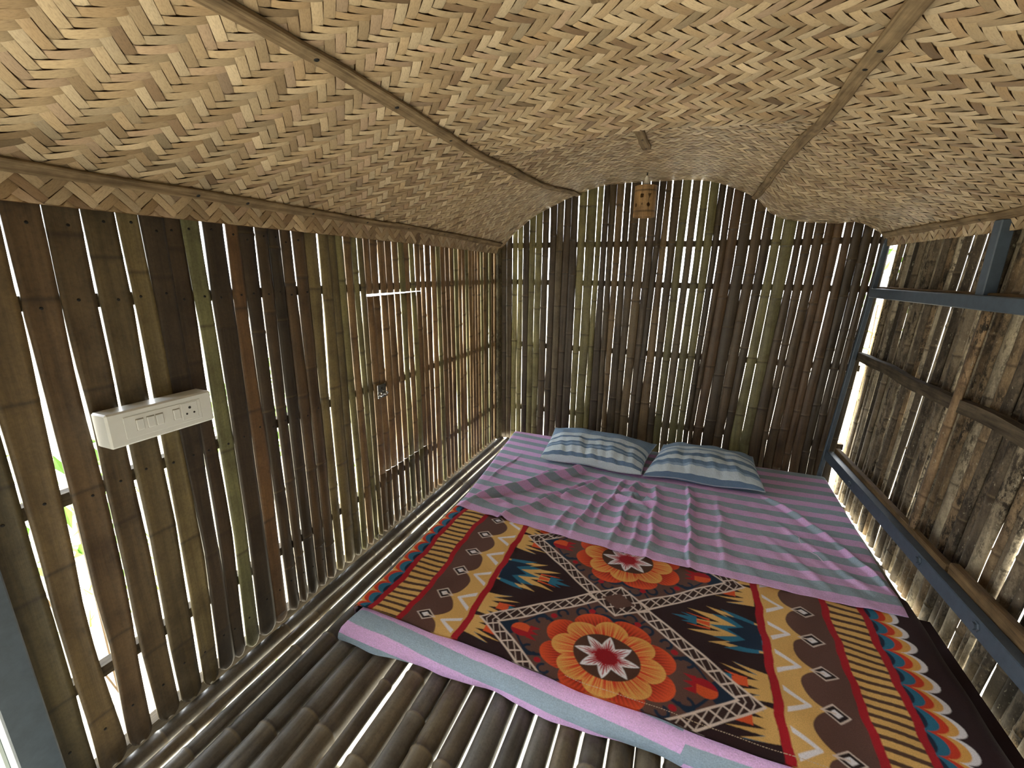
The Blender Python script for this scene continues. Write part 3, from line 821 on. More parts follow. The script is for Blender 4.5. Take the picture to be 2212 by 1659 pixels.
# ------------------------------------------------------------------ bamboo floor
fl = empty('floor', (-.15, 1.6, -.06), label='raised floor of dark split bamboo poles with bright gaps', category='floor', kind='structure')
FE = [-1.222, -1.168, -1.118, -1.062, -.992, -.922, -.845, -.764, -.712, -.634, -.566, -.492, -.425, -.347, -.283, -.214, -.146, -.078, -.008, .060, .13, .2, .27, .34, .41, .48, .55, .62, .69, .76, .83, .90]
FG = {-.764: .017, -.712: .007, -.634: .008, -.845: .006, -.492: .008, -.347: .009, -.283: .009, -.214: .007, -.425: .006, -.146: .009, -1.168: .017, -1.118: .013, -1.062: .009, -.992: .006}
rf = np.random.default_rng(12)
for k in range(len(FE) - 1):
    a, b = FE[k], FE[k + 1]
    ga = FG.get(a, .003) / 2; gb = FG.get(b, .003) / 2
    x0, x1 = a + ga, b - gb; rad = (x1 - x0) / 2; cx = (x0 + x1) / 2
    zc = -rad + rf.uniform(-.006, 0)
    sp = rf.uniform(.30, .42); st = rf.uniform(0, sp)
    nd = [st + q_ * sp * rf.uniform(.95, 1.05) for q_ in range(12)]
    y0 = .22; ysx = set(np.round(np.linspace(y0, 2.83, 40), 4))
    for n_y in nd:
        for d in (-.03, -.012, -.006, -.002, .002, .006, .012, .03):
            if y0 < n_y + d < 2.83: ysx.add(round(n_y + d, 4))
    ysx = np.array(sorted(ysx)); rr_ = np.full(len(ysx), rad); at_ = np.zeros(len(ysx))
    for n_y in nd:
        d = ysx - n_y
        rr_ += .0022 * np.exp(-(d / .006) ** 2) - .001 * np.exp(-((d - .012) / .005) ** 2)
        at_ += .9 * np.exp(-((d) / .004) ** 2) + .35 * np.exp(-((d + .02) / .014) ** 2) - .9 * np.exp(-((d - .008) / .004) ** 2)
    nth = 18; th = np.arange(nth) / nth * 2 * np.pi
    jx = jit(6000 + k, .0011)
    X = cx + jx(ysx)[None, :] + np.cos(th)[:, None] * rr_[None, :]
    Zp = zc + np.sin(th)[:, None] * rr_[None, :]
    Yp = np.tile(ysx, (nth, 1))
    V = np.stack([X, Yp, Zp], -1).reshape(-1, 3); m = len(ysx)
    Fc = grid_faces(nth, m, wrap_u=True, flip=False).tolist()
    Fc.append([q_ * m for q_ in range(nth)]); Fc.append([q_ * m + m - 1 for q_ in range(nth)][::-1])
    cl = [(108, 104, 96), (94, 91, 86), (116, 107, 90), (88, 85, 80), (100, 92, 80), (112, 110, 104)][rf.integers(6)]
    mesh('bamboo_pole', V, Fc, M['pole'], fl, color=lin4(*cl), attrs={'node': np.tile(at_, nth)})
for i, yv in enumerate([.3, .62, 1.05, 1.6, 2.2, 2.75]):
    bmx = MB(); bmx.lathe([(.03, -1.25), (.032, -.6), (.03, 0), (.032, .5), (.03, .95)], (0, yv, -.108), 14, 'x')
    bmx.build('beam', M['pole'], fl, smooth=True, color=lin4(110, 98, 78), )
for o in list(fl.children):
    if o.name.startswith('beam'):
        a_ = o.data.attributes.new('node', 'FLOAT', 'POINT')

# ------------------------------------------------------------------ steel frame on the right, door post on the left
def angle(parent, name, p0, p1, leg, inner, up, mat=None, t=.004):
    """steel angle bar from p0 to p1 with its two legs along directions inner and up"""
    p0 = np.array(p0, float); p1 = np.array(p1, float); inner = np.array(inner, float); up = np.array(up, float)
    prof = [(0, 0), (leg, 0), (leg, t), (t, t), (t, leg), (0, leg)]
    V = []
    for P in (p0, p1):
        for a, b in prof: V.append(P + inner * a + up * b)
    Fc = [[q_, (q_ + 1) % 6, (q_ + 1) % 6 + 6, q_ + 6] for q_ in range(6)] + [[5, 4, 3, 2, 1, 0], [6, 7, 8, 9, 10, 11]]
    return mesh(name, V, Fc, mat or M['steel'], parent, smooth=False)
fr = empty('steel_frame', (.88, 1.9, -.05), label='blue grey steel frame standing against the right bamboo wall', category='frame')
def bar(parent, name, c, d, ax=None, mat=None, bev=.003):
    b = MB(); b.box(c, d, ax, bev); return b.build(name, mat or M['steel'], parent)
def beam2(parent, name, p0, p1, w, h, mat=None, bev=.003):
    p0 = np.array(p0, float); p1 = np.array(p1, float); d = p1 - p0; L = np.linalg.norm(d); d /= L
    up = np.array([0, 0, 1.]) if abs(d[2]) < .9 else np.array([0, 1., 0])
    sx = np.cross(d, up); sx /= np.linalg.norm(sx); uz = np.cross(sx, d)
    return bar(parent, name, (p0 + p1) / 2, (L, w, h), np.stack([d, sx, uz]), mat, bev)
up_ = beam2(fr, 'upper_rail', (.878, 2.79, 1.11), (.878, .8, 1.123), .03, .046)
lo_ = beam2(fr, 'lower_rail', (.842, 2.80, .20), (.874, .8, .262), .036, .055)
beam2(fr, 'corner_post', (.81, 2.815, -.05), (.905, 2.815, 1.38), .022, .022)
beam2(fr, 'upright', (.90, 1.905, 1.125), (.90, 1.905, 1.37), .036, .042)
for yb, zb in ((1.74, .24), (1.42, .248), (2.4, .215)):
    b = MB(); b.lathe([(0, -.008), (.011, -.008), (.011, -.002), (.015, 0), (.015, .003)], (.872 - .016 * (yb - .9) - .020, yb, zb), 6, 'x')
    b.build('bolt_head', M['steel'], lo_)
# planks carried behind the lower rail
o = beam2(None, 'wooden_plank', (.876, 2.80, .222), (.887, 1.67, .254), .026, .055, M['plank'])
tag(o, 'brown plank lying along the lower steel rail near the back corner', 'plank', 'planks on the lower steel rail')
o = beam2(None, 'wooden_plank', (.891, 1.66, .272), (.905, .84, .30), .026, .055, M['plank'])
tag(o, 'brown plank on the lower steel rail nearer the doorway, past the step', 'plank', 'planks on the lower steel rail')
o = beam2(None, 'wooden_strip', (.908, 2.80, 1.130), (.908, .85, 1.142), .026, .022, M['plank'])
tag(o, 'thin wooden strip lying behind the top of the upper steel rail', 'strip')

dr = empty('door_1', (-1.21, .1, -.02), label='open pale grey door leaf and its blue grey steel post at lower left', category='door', kind='structure')
beam2(dr, 'post', (-1.195, .277, -.06), (-1.195, .277, 1.36), .045, .060)
dax = np.array([[.995, .1, 0], [-.1, .995, 0], [0, 0, 1]])
b = MB(); b.box((-1.64, .222, .66), (.80, .03, 1.34), dax, bev=.004); b.build('panel', M['door'], dr)

fw = MB()  # slat wall and right-hand return added out of view to cut incoming light
xx = -1.26
while xx < 1.0:
    fw.box((xx + .022, -.68, .82), (.039, .012, 1.7), bev=.003); xx += .044
yy_ = .88
while yy_ > -.67:
    fw.box((.945, yy_, .68), (.012, .041, 1.5), bev=.003); yy_ -= .044
fwo = fw.build('wall_front_added', M['slat_moss'], color=lin4(92, 78, 56))
tag(fwo, 'added front wall of bamboo slats behind the camera, unseen, cuts the daylight', 'wall', kind='structure')

# ------------------------------------------------------------------ mattress in its striped cover
def xl(y): return np.interp(y, [.9, 1.0, 1.68, 2.14, 2.744, 2.9], [-.955, -.942, -.945, -.99, -1.058, -1.07])
def xr(y): return np.interp(y, [.9, 1.62, 2.67, 2.9], [.80, .80, .825, .83])
EDGE = [(-.016, .003), (-.020, .012), (-.022, .026), (-.018, .042), (-.008, .056), (.008, .066), (.028, .071), (.06, .0735), (.10, .0745)]
YF, YB = .945, 2.765
vy = [(YF + d, z) for d, z in EDGE] + [(y, .075) for y in np.linspace(YF + .13, YB - .13, 60)] + [(YB - d, z) for d, z in EDGE[::-1]]
ux = EDGE + [(None, k) for k in np.linspace(0, 1, 120)] + EDGE[::-1]
nvx, nvy = len(ux), len(vy)
V = np.zeros((nvx, nvy, 3)); ARC = np.zeros((nvx, nvy))
arcy = np.concatenate([[0], np.cumsum([math.hypot(vy[k + 1][0] - vy[k][0], vy[k + 1][1] - vy[k][1]) for k in range(nvy - 1)])])
S985 = float(np.interp(.985, [v[0] for v in vy][4:20], arcy[4:20]))
hemj = jit(77, .004); hemk = jit(78, .008)
for i, (d, z) in enumerate(ux):
    for j, (yv, zv) in enumerate(vy):
        L, Rr = float(xl(yv)), float(xr(yv))
        if d is None:
            x = L + .11 + (Rr - L - .22) * z; zz = zv
            if abs(x - .107) < (Rr - L) / 250: x = .1066 if x < .107 else .1074
        elif i < len(EDGE):
            x = L + d; zz = min(z, zv)
        else:
            x = Rr - d; zz = min(z, zv)
        y2 = yv
        if j < 6:
            low = (1 - zv / .066)
            y2 += -low * (.013 + float(hemj(x * 4)) + .012 * math.exp(-((x + .22) / .12) ** 2) + .026 * math.exp(-((x + .84) / .12) ** 2) + .01 * math.exp(-((x + 1.0) / .04) ** 2))
        V[i, j] = (x, y2, zz + .002 * math.sin(x * 17 + yv * 9))
        ARC[i, j] = arcy[j] - (yv - y2) * 1.3 - S985 + (np.interp(x, [-.98, .1, .1065], [0, .08, .082]) if x < .107 else .052)
# grey band on top of the foot, pink, grey, pink going down, as in the photo
ARC = ARC + .105 * 8
V[:, :, 2] = np.maximum(V[:, :, 2], .0025)
mat_o = mesh('mattress', V.reshape(-1, 3), grid_faces(nvx, nvy), M['stripe'], attrs={'arc': ARC.ravel()}, origin=(-.1, 1.85, 0))
tag(mat_o, 'thin mattress in a pink and grey striped cover lying on the bamboo floor', 'mattress')
# closed underside
hb = MB(); 

# ------------------------------------------------------------------ fleece blanket
def blanket_color(U, Vv):
    """U,Vv arrays: plan coordinates of the blanket, returns sRGB colours"""
    C = {'dark': (46, 28, 30), 'brown': (98, 70, 62), 'yel': (220, 178, 108), 'red': (170, 28, 40), 'org': (224, 92, 48), 'orr': (208, 62, 36),
         'teal': (44, 112, 142), 'navy': (28, 44, 66), 'wht': (232, 230, 236), 'cream': (222, 206, 196), 'gold': (222, 168, 88), 'mar': (120, 20, 34)}
    C = {k: np.array(v, float) for k, v in C.items()}
    x = U + .118; y = Vv
    X = np.abs(x)
    P = .126
    out = np.zeros(U.shape + (3,)); out[:] = C['dark']
    def put(m, c): out[m] = C[c] if isinstance(c, str) else c
    nz = .0025 * np.sin(y * 37 + x * 13) + .0012 * np.sin(y * 83)
    # ---------- centre field
    put(X < .45, 'dark')
    # big and small feathers
    def spikes(p, qv, lst, back=.35):
        # union of pointed leaves: (q0, q1 at tip, length, half width)
        m = np.zeros(p.shape, bool)
        for q0_, q1_, ln, w in lst:
            t = p / ln
            m |= (np.abs(qv - q0_ - (q1_ - q0_) * t) < w * (1 - t)) & (t > -back) & (t < 1)
        return m
    for yc in (1.345, 1.345 - .49, 1.345 + .49):
        p = .405 - X; qv = y - yc; reg = X < .448
        put(reg & (np.abs(qv) < .06) & (p < -.012) & (p > -.04), 'brown')
        put(reg & spikes(p, qv, [(0, 0, .225, .030), (.022, .050, .18, .026), (-.022, -.050, .18, .026), (.045, .082, .12, .022), (-.045, -.082, .12, .022)]), 'yel')
        put(reg & spikes(p, qv, [(0, 0, .215, .020), (.012, .026, .185, .012), (-.012, -.026, .185, .012)]) & (p > .11), 'org')
        put(reg & spikes(p - .15, qv, [(0, 0, .08, .014), (.01, .02, .05, .009), (-.01, -.02, .05, .009)]) & (p > .15), 'teal')
        put(reg & spikes(p, qv, [(0, 0, .115, .026), (.030, .052, .105, .024), (-.030, -.052, .105, .024), (.055, .085, .075, .016), (-.055, -.085, .075, .016)]), 'teal')
        put(reg & spikes(p + .01, qv, [(0, 0, .07, .034), (.034, .062, .08, .020), (-.034, -.062, .08, .020)]), 'navy')
        put(reg & (np.abs(qv) < .03 * np.clip((p + .055) / .05, 0, 1)) & (p < .0), 'navy')
    for yc in (1.157, 1.535, 1.045, 1.645):
        p = .440 - X; qv = y - yc; reg = X < .448
        put(reg & spikes(p, qv, [(.030, .062, .085, .015), (-.030, -.062, .085, .015)], .02), 'teal')
        put(reg & spikes(p, qv, [(0, 0, .11, .019), (.020, .040, .125, .012), (-.020, -.040, .125, .012), (.036, .060, .09, .012), (-.034, -.060, .09, .012)], .02), 'yel')
        put(reg & spikes(p - .055, qv, [(0, 0, .075, .017), (.006, .020, .060, .009), (-.006, -.020, .060, .009)]) & (p > .055), 'org')
        put(reg & spikes(p - .095, qv, [(0, .004, .055, .013), (-.006, -.014, .045, .008)]) & (p > .095), 'teal')
    # trellis of interlaced diamonds
    a_, h_ = .425, .325
    d1 = np.full(U.shape, 9.0)
    inside = np.zeros(U.shape, bool)
    for yc in (1.09, 1.58, .60):
        dd = X / a_ + np.abs(y - yc) / h_
        inside |= dd < .9
        nrm = math.hypot(1 / a_, 1 / h_)
        dist = (1 - dd) / nrm            # distance inwards from the outer outline
        d1 = np.where((dist > 0) & (dist < .046), np.minimum(d1, dist), d1)
    put(inside, 'brown')
    # vines, tulips and flowers inside each diamond
    for yc in (1.09, 1.58, .60):
        dy = (y - yc) / .80; rr_ = np.hypot(x, dy); th = np.arctan2(dy, x)
        ind = (X / a_ + np.abs(y - yc) / h_) < .88
        vine = np.zeros(U.shape, bool)
        for sx in (-1, 1):
            for sy in (-1, 1):
                px, py = x * sx, (y - yc) * sy
                vine |= np.abs(py - (.105 + .028 * np.sin(px * 34) - .42 * (px - .1))) < .006
                for cx_, cy_, rad in ((.05, .175, .020), (.105, .15, .018), (.165, .118, .016), (.225, .07, .018)):
                    ring = np.hypot(px - cx_, py - cy_)
                    vine |= (np.abs(ring - rad) < .0045) & ~((px < cx_) & (py < cy_))
        put(vine & ind, 'navy')
        for sx in (-1, 1):
            for sy in (-1, 1):
                px, py = x * sx, (y - yc) * sy
                put(ind & (np.hypot(px - .075, (py - .165) * 1.1) < .011), 'red')
                put(ind & (np.hypot(px - .19, (py - .095) * 1.1) < .011), 'red')
            px = x * sx
            lf = np.hypot((px - .318) * 1.0, (y - yc) * .75)
            put(ind & (lf < .034), 'navy')
            tl = (np.hypot((px - .272) / 1.15, (y - yc)) < .030)
            put(ind & tl, 'red')
            put(ind & tl & ((y - yc) * sx < .004), 'org') if sx > 0 else put(ind & tl & ((y - yc) > -.004), 'org')
            for q_ in (-.02, 0, .02):
                pt = (np.abs((y - yc) - q_ - (.238 - px) * q_ * 14) < .010 * (px - .214) / .03) & (px < .25) & (px > .214)
                put(ind & pt, 'red')
        # outer petals
        ro = .165 + .042 * np.abs(np.cos(4 * (th + .39))) ** .6
        put(rr_ < ro, 'orr')
        shade = np.clip((rr_ - .15) / .05, 0, 1)
        mo = (rr_ < ro) & (rr_ > .13)
        vein = .5 + .5 * np.sin(th * 90)
        colo = C['orr'][None] * (1 - shade[mo, None] * .0) + (C['org'] - C['orr'])[None] * (shade[mo, None] * .9)
        colo = colo * (1 - .35 * ((1 - shade[mo]) * vein[mo])[:, None])
        out[mo] = colo
        edge_o = np.abs(np.sin(4 * (th + .39)))
        # inner petals
        ri = .132 + .038 * np.abs(np.cos(4 * th)) ** .6
        mi = rr_ < ri
        tt = np.clip((rr_ - .098) / (ri - .098 + 1e-6), 0, 1)
        streak = (.5 + .5 * np.sin(th * 75 + 2 * np.sin(th * 23))) * (1 - tt)
        e2 = np.clip((np.abs(np.cos(4 * th)) < .2) * .5, 0, 1)
        f_ = np.clip(streak * 1.3 + e2 * (1 - tt), 0, 1)
        out[mi] = (C['gold'][None] * (1 - f_[mi, None]) + C['orr'][None] * f_[mi, None])
        put(rr_ < .100, np.array((80, 52, 40.)))
        # eight pointed star
        rs_ = .052 + .045 * (np.abs(((th / (math.pi / 4)) % 1) - .5) * 2) ** 1.25
        put(rr_ < rs_, 'wht')
        spk = .030 + (rs_ - .034) * (np.abs(((th / (2 * math.pi / 44)) % 1) - .5) * 2) ** .8
        put((rr_ < spk) & (rr_ < rs_ - .006), 'red')
        put(rr_ < .032, np.array((150, 24, 34.)))
    # ribbon of the trellis
    rib = d1 < .046
    put(rib, np.array((62, 42, 38.)))
    # lattice inside the ribbon
    sgn = np.sign(x)
    along = (x * .60 + (y - 1.09) * np.where(x > 0, -1, 1) * 0)
    pr_ = .044
    al = X * 1.26
    ph = (al / pr_) % 1
    rd = np.clip((d1 - .023) / .018, -1, 1)
    cross = np.minimum(np.abs(ph - (.5 + rd * .5)), np.abs(ph - (.5 - rd * .5)))
    put(rib & (cross < .07), 'cream')
    dots = (np.sin(U * 900) * np.sin(Vv * 900) > .45)
    put(rib & (cross > .12) & dots, np.array((28, 16, 18.)))
    put(rib & ((d1 < .0065) | (d1 > .0395)), 'cream')
    # little brown diamond where the ribbons cross
    for yc in (1.335, .845):
        put(X / .055 + np.abs(y - yc) / .042 < 1, 'brown')
    # ---------- border bands
    Xb = X + nz
    put(Xb > .442, 'red')
    put(Xb > .466, 'yel')
    # chevrons
    yp = ((y - 1.016 + .0) / P) % 1.0; yp = np.where(yp > .5, yp - 1, yp) * P
    t_ = (Xb - .466) / .064
    chev = (np.abs(np.abs(yp) - .040 * (1 - t_)) < .0062 + .003 * (1 - t_)) & (t_ > .12) & (t_ < 1.08)
    put(chev, 'wht')
    # brown half rounds
    yh = ((y - 1.016) / P) % 1.0 * P - P / 2
    hr = np.hypot((Xb - .592) * 1.0, yh) < .0635
    put(hr | (Xb > .592), 'brown')
    # small diamonds
    for w_, h2, cc in ((.036, .028, 'cream'), (.030, .0225, np.array((40, 26, 26.))), (.016, .012, 'wht')):
        put(np.abs(Xb - .592) / w_ + np.abs(yp) / h2 < 1, cc)
    ln = (np.abs(yp - (Xb - .565) * .0) < .0022) & (Xb > .555) & (Xb < .592); put(ln, 'cream')
    put(Xb > .652, 'red')
    m = (Xb > .674); put(m, 'yel')
    sw = .0075 * np.sin(y * 9 + 1) + .35 * (Xb - .72) * .2
    st_ = ((y + sw) / .0305) % 1
    put(m & (st_ < .40), np.array((84, 60, 46.)))
    put(Xb > .768, 'red')
    # scallops
    ps = .066
    ys_ = ((y + .01) / ps) % 1 * ps - ps / 2
    bow = np.sqrt(np.clip(1 - (ys_ / (ps / 2)) ** 2, 0, 1))
    put(Xb > .790, 'navy')
    k_ = .040
    put(Xb > .774 + k_ * bow * .72, 'teal')
    put((Xb > .787 + k_ * bow), 'orr')
    put((Xb > .806 + k_ * bow), 'gold')
    put((Xb > .826 + k_ * bow), 'wht')
    put((Xb > .842 + k_ * bow), 'dark')
    put((Xb > .768) & (Xb < .789), 'red')
    return out

BX0, BX1, BY0, BY1 = -1.035, .985, .955, 1.74
nbx, nby = 860, 340
bu = np.linspace(BX0, BX1, nbx); bv = np.linspace(BY0, BY1, nby)
UU, VVv = np.meshgrid(bu, bv, indexing='ij')
colr = 0
du_, dv_ = (BX1 - BX0) / nbx, (BY1 - BY0) / nby
for a_ in (-.4, 0, .4):
    for b_ in (-.4, 0, .4):
        colr = colr + lin(np.clip(blanket_color(UU + a_ * du_ * 1.15, VVv + b_ * dv_ * 1.15), 0, 255)) / 9
# shape: u is arc length; flat on the mattress, falling over both long sides
X = UU.copy(); Zb = np.full(UU.shape, .083)
el = -.945
dl = np.clip(el - UU, 0, None)
R_ = .03
ang = np.clip(dl / R_, 0, 1.45)
X = np.where(dl > 0, el - R_ * np.sin(ang) - np.clip(dl - 1.45 * R_, 0, None) * math.cos(1.45), X)
Zb = np.where(dl > 0, .083 - R_ * (1 - np.cos(ang)) - np.clip(dl - 1.45 * R_, 0, None) * math.sin(1.45), Zb)
er = .800
dr_ = np.clip(UU - er, 0, None)
R2 = .05; ang2 = np.clip(dr_ / R2, 0, 1.0)
X = np.where(dr_ > 0, er + R2 * np.sin(ang2) + np.clip(dr_ - R2, 0, None) * math.cos(1.0), X)
Zb = np.where(dr_ > 0, .083 - R2 * (1 - np.cos(ang2)) - np.clip(dr_ - R2, 0, None) * math.sin(1.0), Zb)
Y = VVv.copy()
# gentle waves; the free foot edge wanders
wav = .003 * np.sin(UU * 23 + VVv * 11) * np.sin(VVv * 17 + 2) + .0012 * np.sin(UU * 41 - VVv * 20)
Zb = Zb + wav
X = X + .010 * np.sin((VVv - 1.0) * 9.5) * np.exp(-((UU + .80) / .16) ** 2) + .014 * (VVv - 1.3) * np.exp(-((UU - .70) / .2) ** 2)
f0 = np.clip((1.10 - VVv) / .14, 0, 1)
edge_y = np.interp(UU, [-1.03, -.98, -.85, -.6, -.42, -.17, .1, .35, .6, .98], [.99, .985, .978, .980, .972, .958, .953, .955, .955, .95])
Y = Y + (edge_y - BY0) * f0
Zb = Zb + .004 * f0 * np.sin(UU * 14 + 1)
Zb = np.maximum(Zb, .0085)
th_ = .006
V1 = np.stack([X, Y, Zb], -1).reshape(-1, 3); 
# back side on a coarser grid
ci = np.unique(np.linspace(0, nbx - 1, 120).astype(int)); cj = np.unique(np.linspace(0, nby - 1, 60).astype(int))
V2 = np.stack([X, Y, Zb - th_], -1)[np.ix_(ci, cj)].reshape(-1, 3)
n1 = len(V1)
Fc = np.concatenate([grid_faces(nbx, nby), grid_faces(len(ci), len(cj), n1, flip=True)])
c2 = colr[np.ix_(ci, cj)].reshape(-1, 3)
# hem stitching at the foot edge: a pale dotted line
hem = (np.abs((VVv - BY0) - .026) < .0016) & (UU > -.22) & (UU < .55) & ((UU * 160) % 1 < .65)
colr[hem] = lin((205, 185, 160))
bl = mesh('fleece_blanket', np.concatenate([V1, V2]), Fc, M['fleece'], cols=np.concatenate([colr.reshape(-1, 3), c2]), origin=(-.1, 1.3, .075))
tag(bl, 'dark fleece blanket printed with orange flowers, diamonds and yellow striped borders', 'blanket')

# ------------------------------------------------------------------ striped top sheet
nsx, nsy = 420, 300
ts = np.linspace(0, 1, nsx); tv = np.linspace(0, 1, nsy)
TS, TV = np.meshgrid(ts, tv, indexing='ij')
SKL, SKR = .05, .035   # overhang at the sides
yfr_x = lambda x: np.interp(x, [-1.0, -.952, -.606, -.207, .133, .55, .776, .85], [1.69, 1.682, 1.648, 1.618, 1.612, 1.612, 1.622, 1.626])
YBK = 2.768
span_l = xl(1.7)
Yg = np.zeros_like(TS); Xg = np.zeros_like(TS); Zg = np.zeros_like(TS); AG = np.zeros_like(TS)
for it in range(2):
    Lx = xl(Yg if it else np.full_like(TS, 2.0)); Rx = xr(Yg if it else np.full_like(TS, 2.0))
    Xf = Lx - SKL + TS * (Rx - Lx + SKL + SKR)
    yf = yfr_x(np.clip(Xf, -1, .83))
    Yg = yf + TV * (YBK - yf)
dL = np.clip(Lx + .010 - Xf, 0, None); dR = np.clip(Xf - (Rx - .010), 0, None)
Xg = np.where(dL > 0, Lx + .010 - .024 * np.sin(np.clip(dL / .024, 0, 1.5)), Xf)
Xg = np.where(dR > 0, Rx - .010 + .024 * np.sin(np.clip(dR / .024, 0, 1.5)), Xg)
Zg = .0805 + .008 * np.clip((1.80 - Yg) / .06, 0, 1)     # rides up over the blanket
drop = .024 * (1 - np.cos(np.clip(dL / .024, 0, 1.5))) + np.clip(dL - .036, 0, None) + .024 * (1 - np.cos(np.clip(dR / .024, 0, 1.5))) + np.clip(dR - .036, 0, None)
def ridge(p0, p1, h, w, asym=0., fade=True):
    p0 = np.array(p0); p1 = np.array(p1); d = p1 - p0; L = np.linalg.norm(d); d /= L; n = np.array([-d[1], d[0]])
    a = (Xf - p0[0]) * d[0] + (Yg - p0[1]) * d[1]; b = (Xf - p0[0]) * n[0] + (Yg - p0[1]) * n[1]
    b = b + .006 * np.sin(a * 22)
    t = np.clip(a / L, 0, 1); e = np.clip(np.minimum(a, L - a) / (.18 * L) + .25, 0, 1) if fade else 1.
    w_ = np.where(b > 0, w * (1 + asym), w * (1 - asym))
    return h * e * np.exp(-(b / w_) ** 2) * ((a > -.04) & (a < L + .04))
WR = [((-.41, 2.37), (-.93, 1.70), .024, .026, -.45), ((-.50, 1.98), (-.72, 1.63), .014, .016, .5), ((-.30, 2.28), (-.50, 1.95), .012, .016, .3),
      ((-.33, 2.10), (-.37, 1.66), .010, .014, .3), ((-.22, 2.28), (-.30, 1.80), .009, .012, 0), ((-.15, 2.30), (-.20, 1.64), .011, .016, -.3),
      ((-.05, 2.28), (-.045, 1.62), .012, .018, .5), ((.108, 2.36), (.112, 1.62), .012, .014, .6), ((.25, 2.25), (.235, 1.65), .006, .02, .4),
      ((.45, 2.40), (.70, 2.02), .012, .016, .6), ((.70, 2.02), (.79, 1.75), .010, .016, .6), ((.50, 2.10), (.72, 1.72), .006, .02, .3), ((.40, 2.02), (.60, 1.66), .004, .02, 0),
      ((-.25, 2.08), (-.08, 2.02), .014, .014, 0), ((-.10, 2.10), (-.02, 2.06), .014, .012, 0), ((-.22, 2.15), (-.12, 2.12), .012, .010, 0),
      ((-.13, 2.27), (-.19, 2.12), .014, .014, 0), ((-.06, 2.26), (-.03, 2.12), .010, .014, 0), ((-.36, 2.22), (-.62, 1.88), .008, .012, 0),
      ((-.60, 2.3), (-.80, 1.95), .004, .01, 0), ((-.86, 2.5), (-.93, 2.0), .004, .01, 0), ((-.72, 1.83), (-.9, 1.73), .010, .02, 0), ((-.10, 1.95), (-.12, 1.64), .006, .012, 0), ((-.42, 1.9), (-.46, 1.66), .006, .012, 0)]
wz = np.zeros_like(Zg); 
for w in WR: wz = np.maximum(wz, ridge(*w[:2], w[2] * 2.1, w[3] * .95, w[4]))
wz += .0015 * np.sin(Xf * 40 + 8 * np.sin(Yg * 7)) + .0012 * np.sin(Xf * 75 + Yg * 31) + .001 * np.sin(Yg * 60 - Xf * 20)
env = np.clip(np.minimum(Xf - Lx, Rx - Xf) / .05 + .3, 0, 1)
wz = wz * np.clip((2.40 - Yg) / .10, .15, 1)
Zg = Zg + np.clip(wz, -.0015, 1) * env - drop
Zg = np.maximum(Zg, .006)
arc = (Yg - yf) * 1.0 + .004 + .012 * np.sin(Xf * 6) * np.clip(1 - (Yg - yf) * 1.5, 0, 1) * .4 + wz * .55
arc = arc + .105 * 3
top = mesh('bed_sheet', np.concatenate([np.stack([Xg, Yg, Zg], -1).reshape(-1, 3)]), grid_faces(nsx, nsy), M['stripe'], attrs={'arc': arc.ravel()}, origin=(-.1, 2.2, .075))
tag(top, 'creased pink and grey striped bed sheet spread under the pillows over the blanket edge', 'bed sheet')
sl = top.modifiers.new('cloth_thickness', 'SOLIDIFY'); sl.thickness = .0025; sl.offset = -1

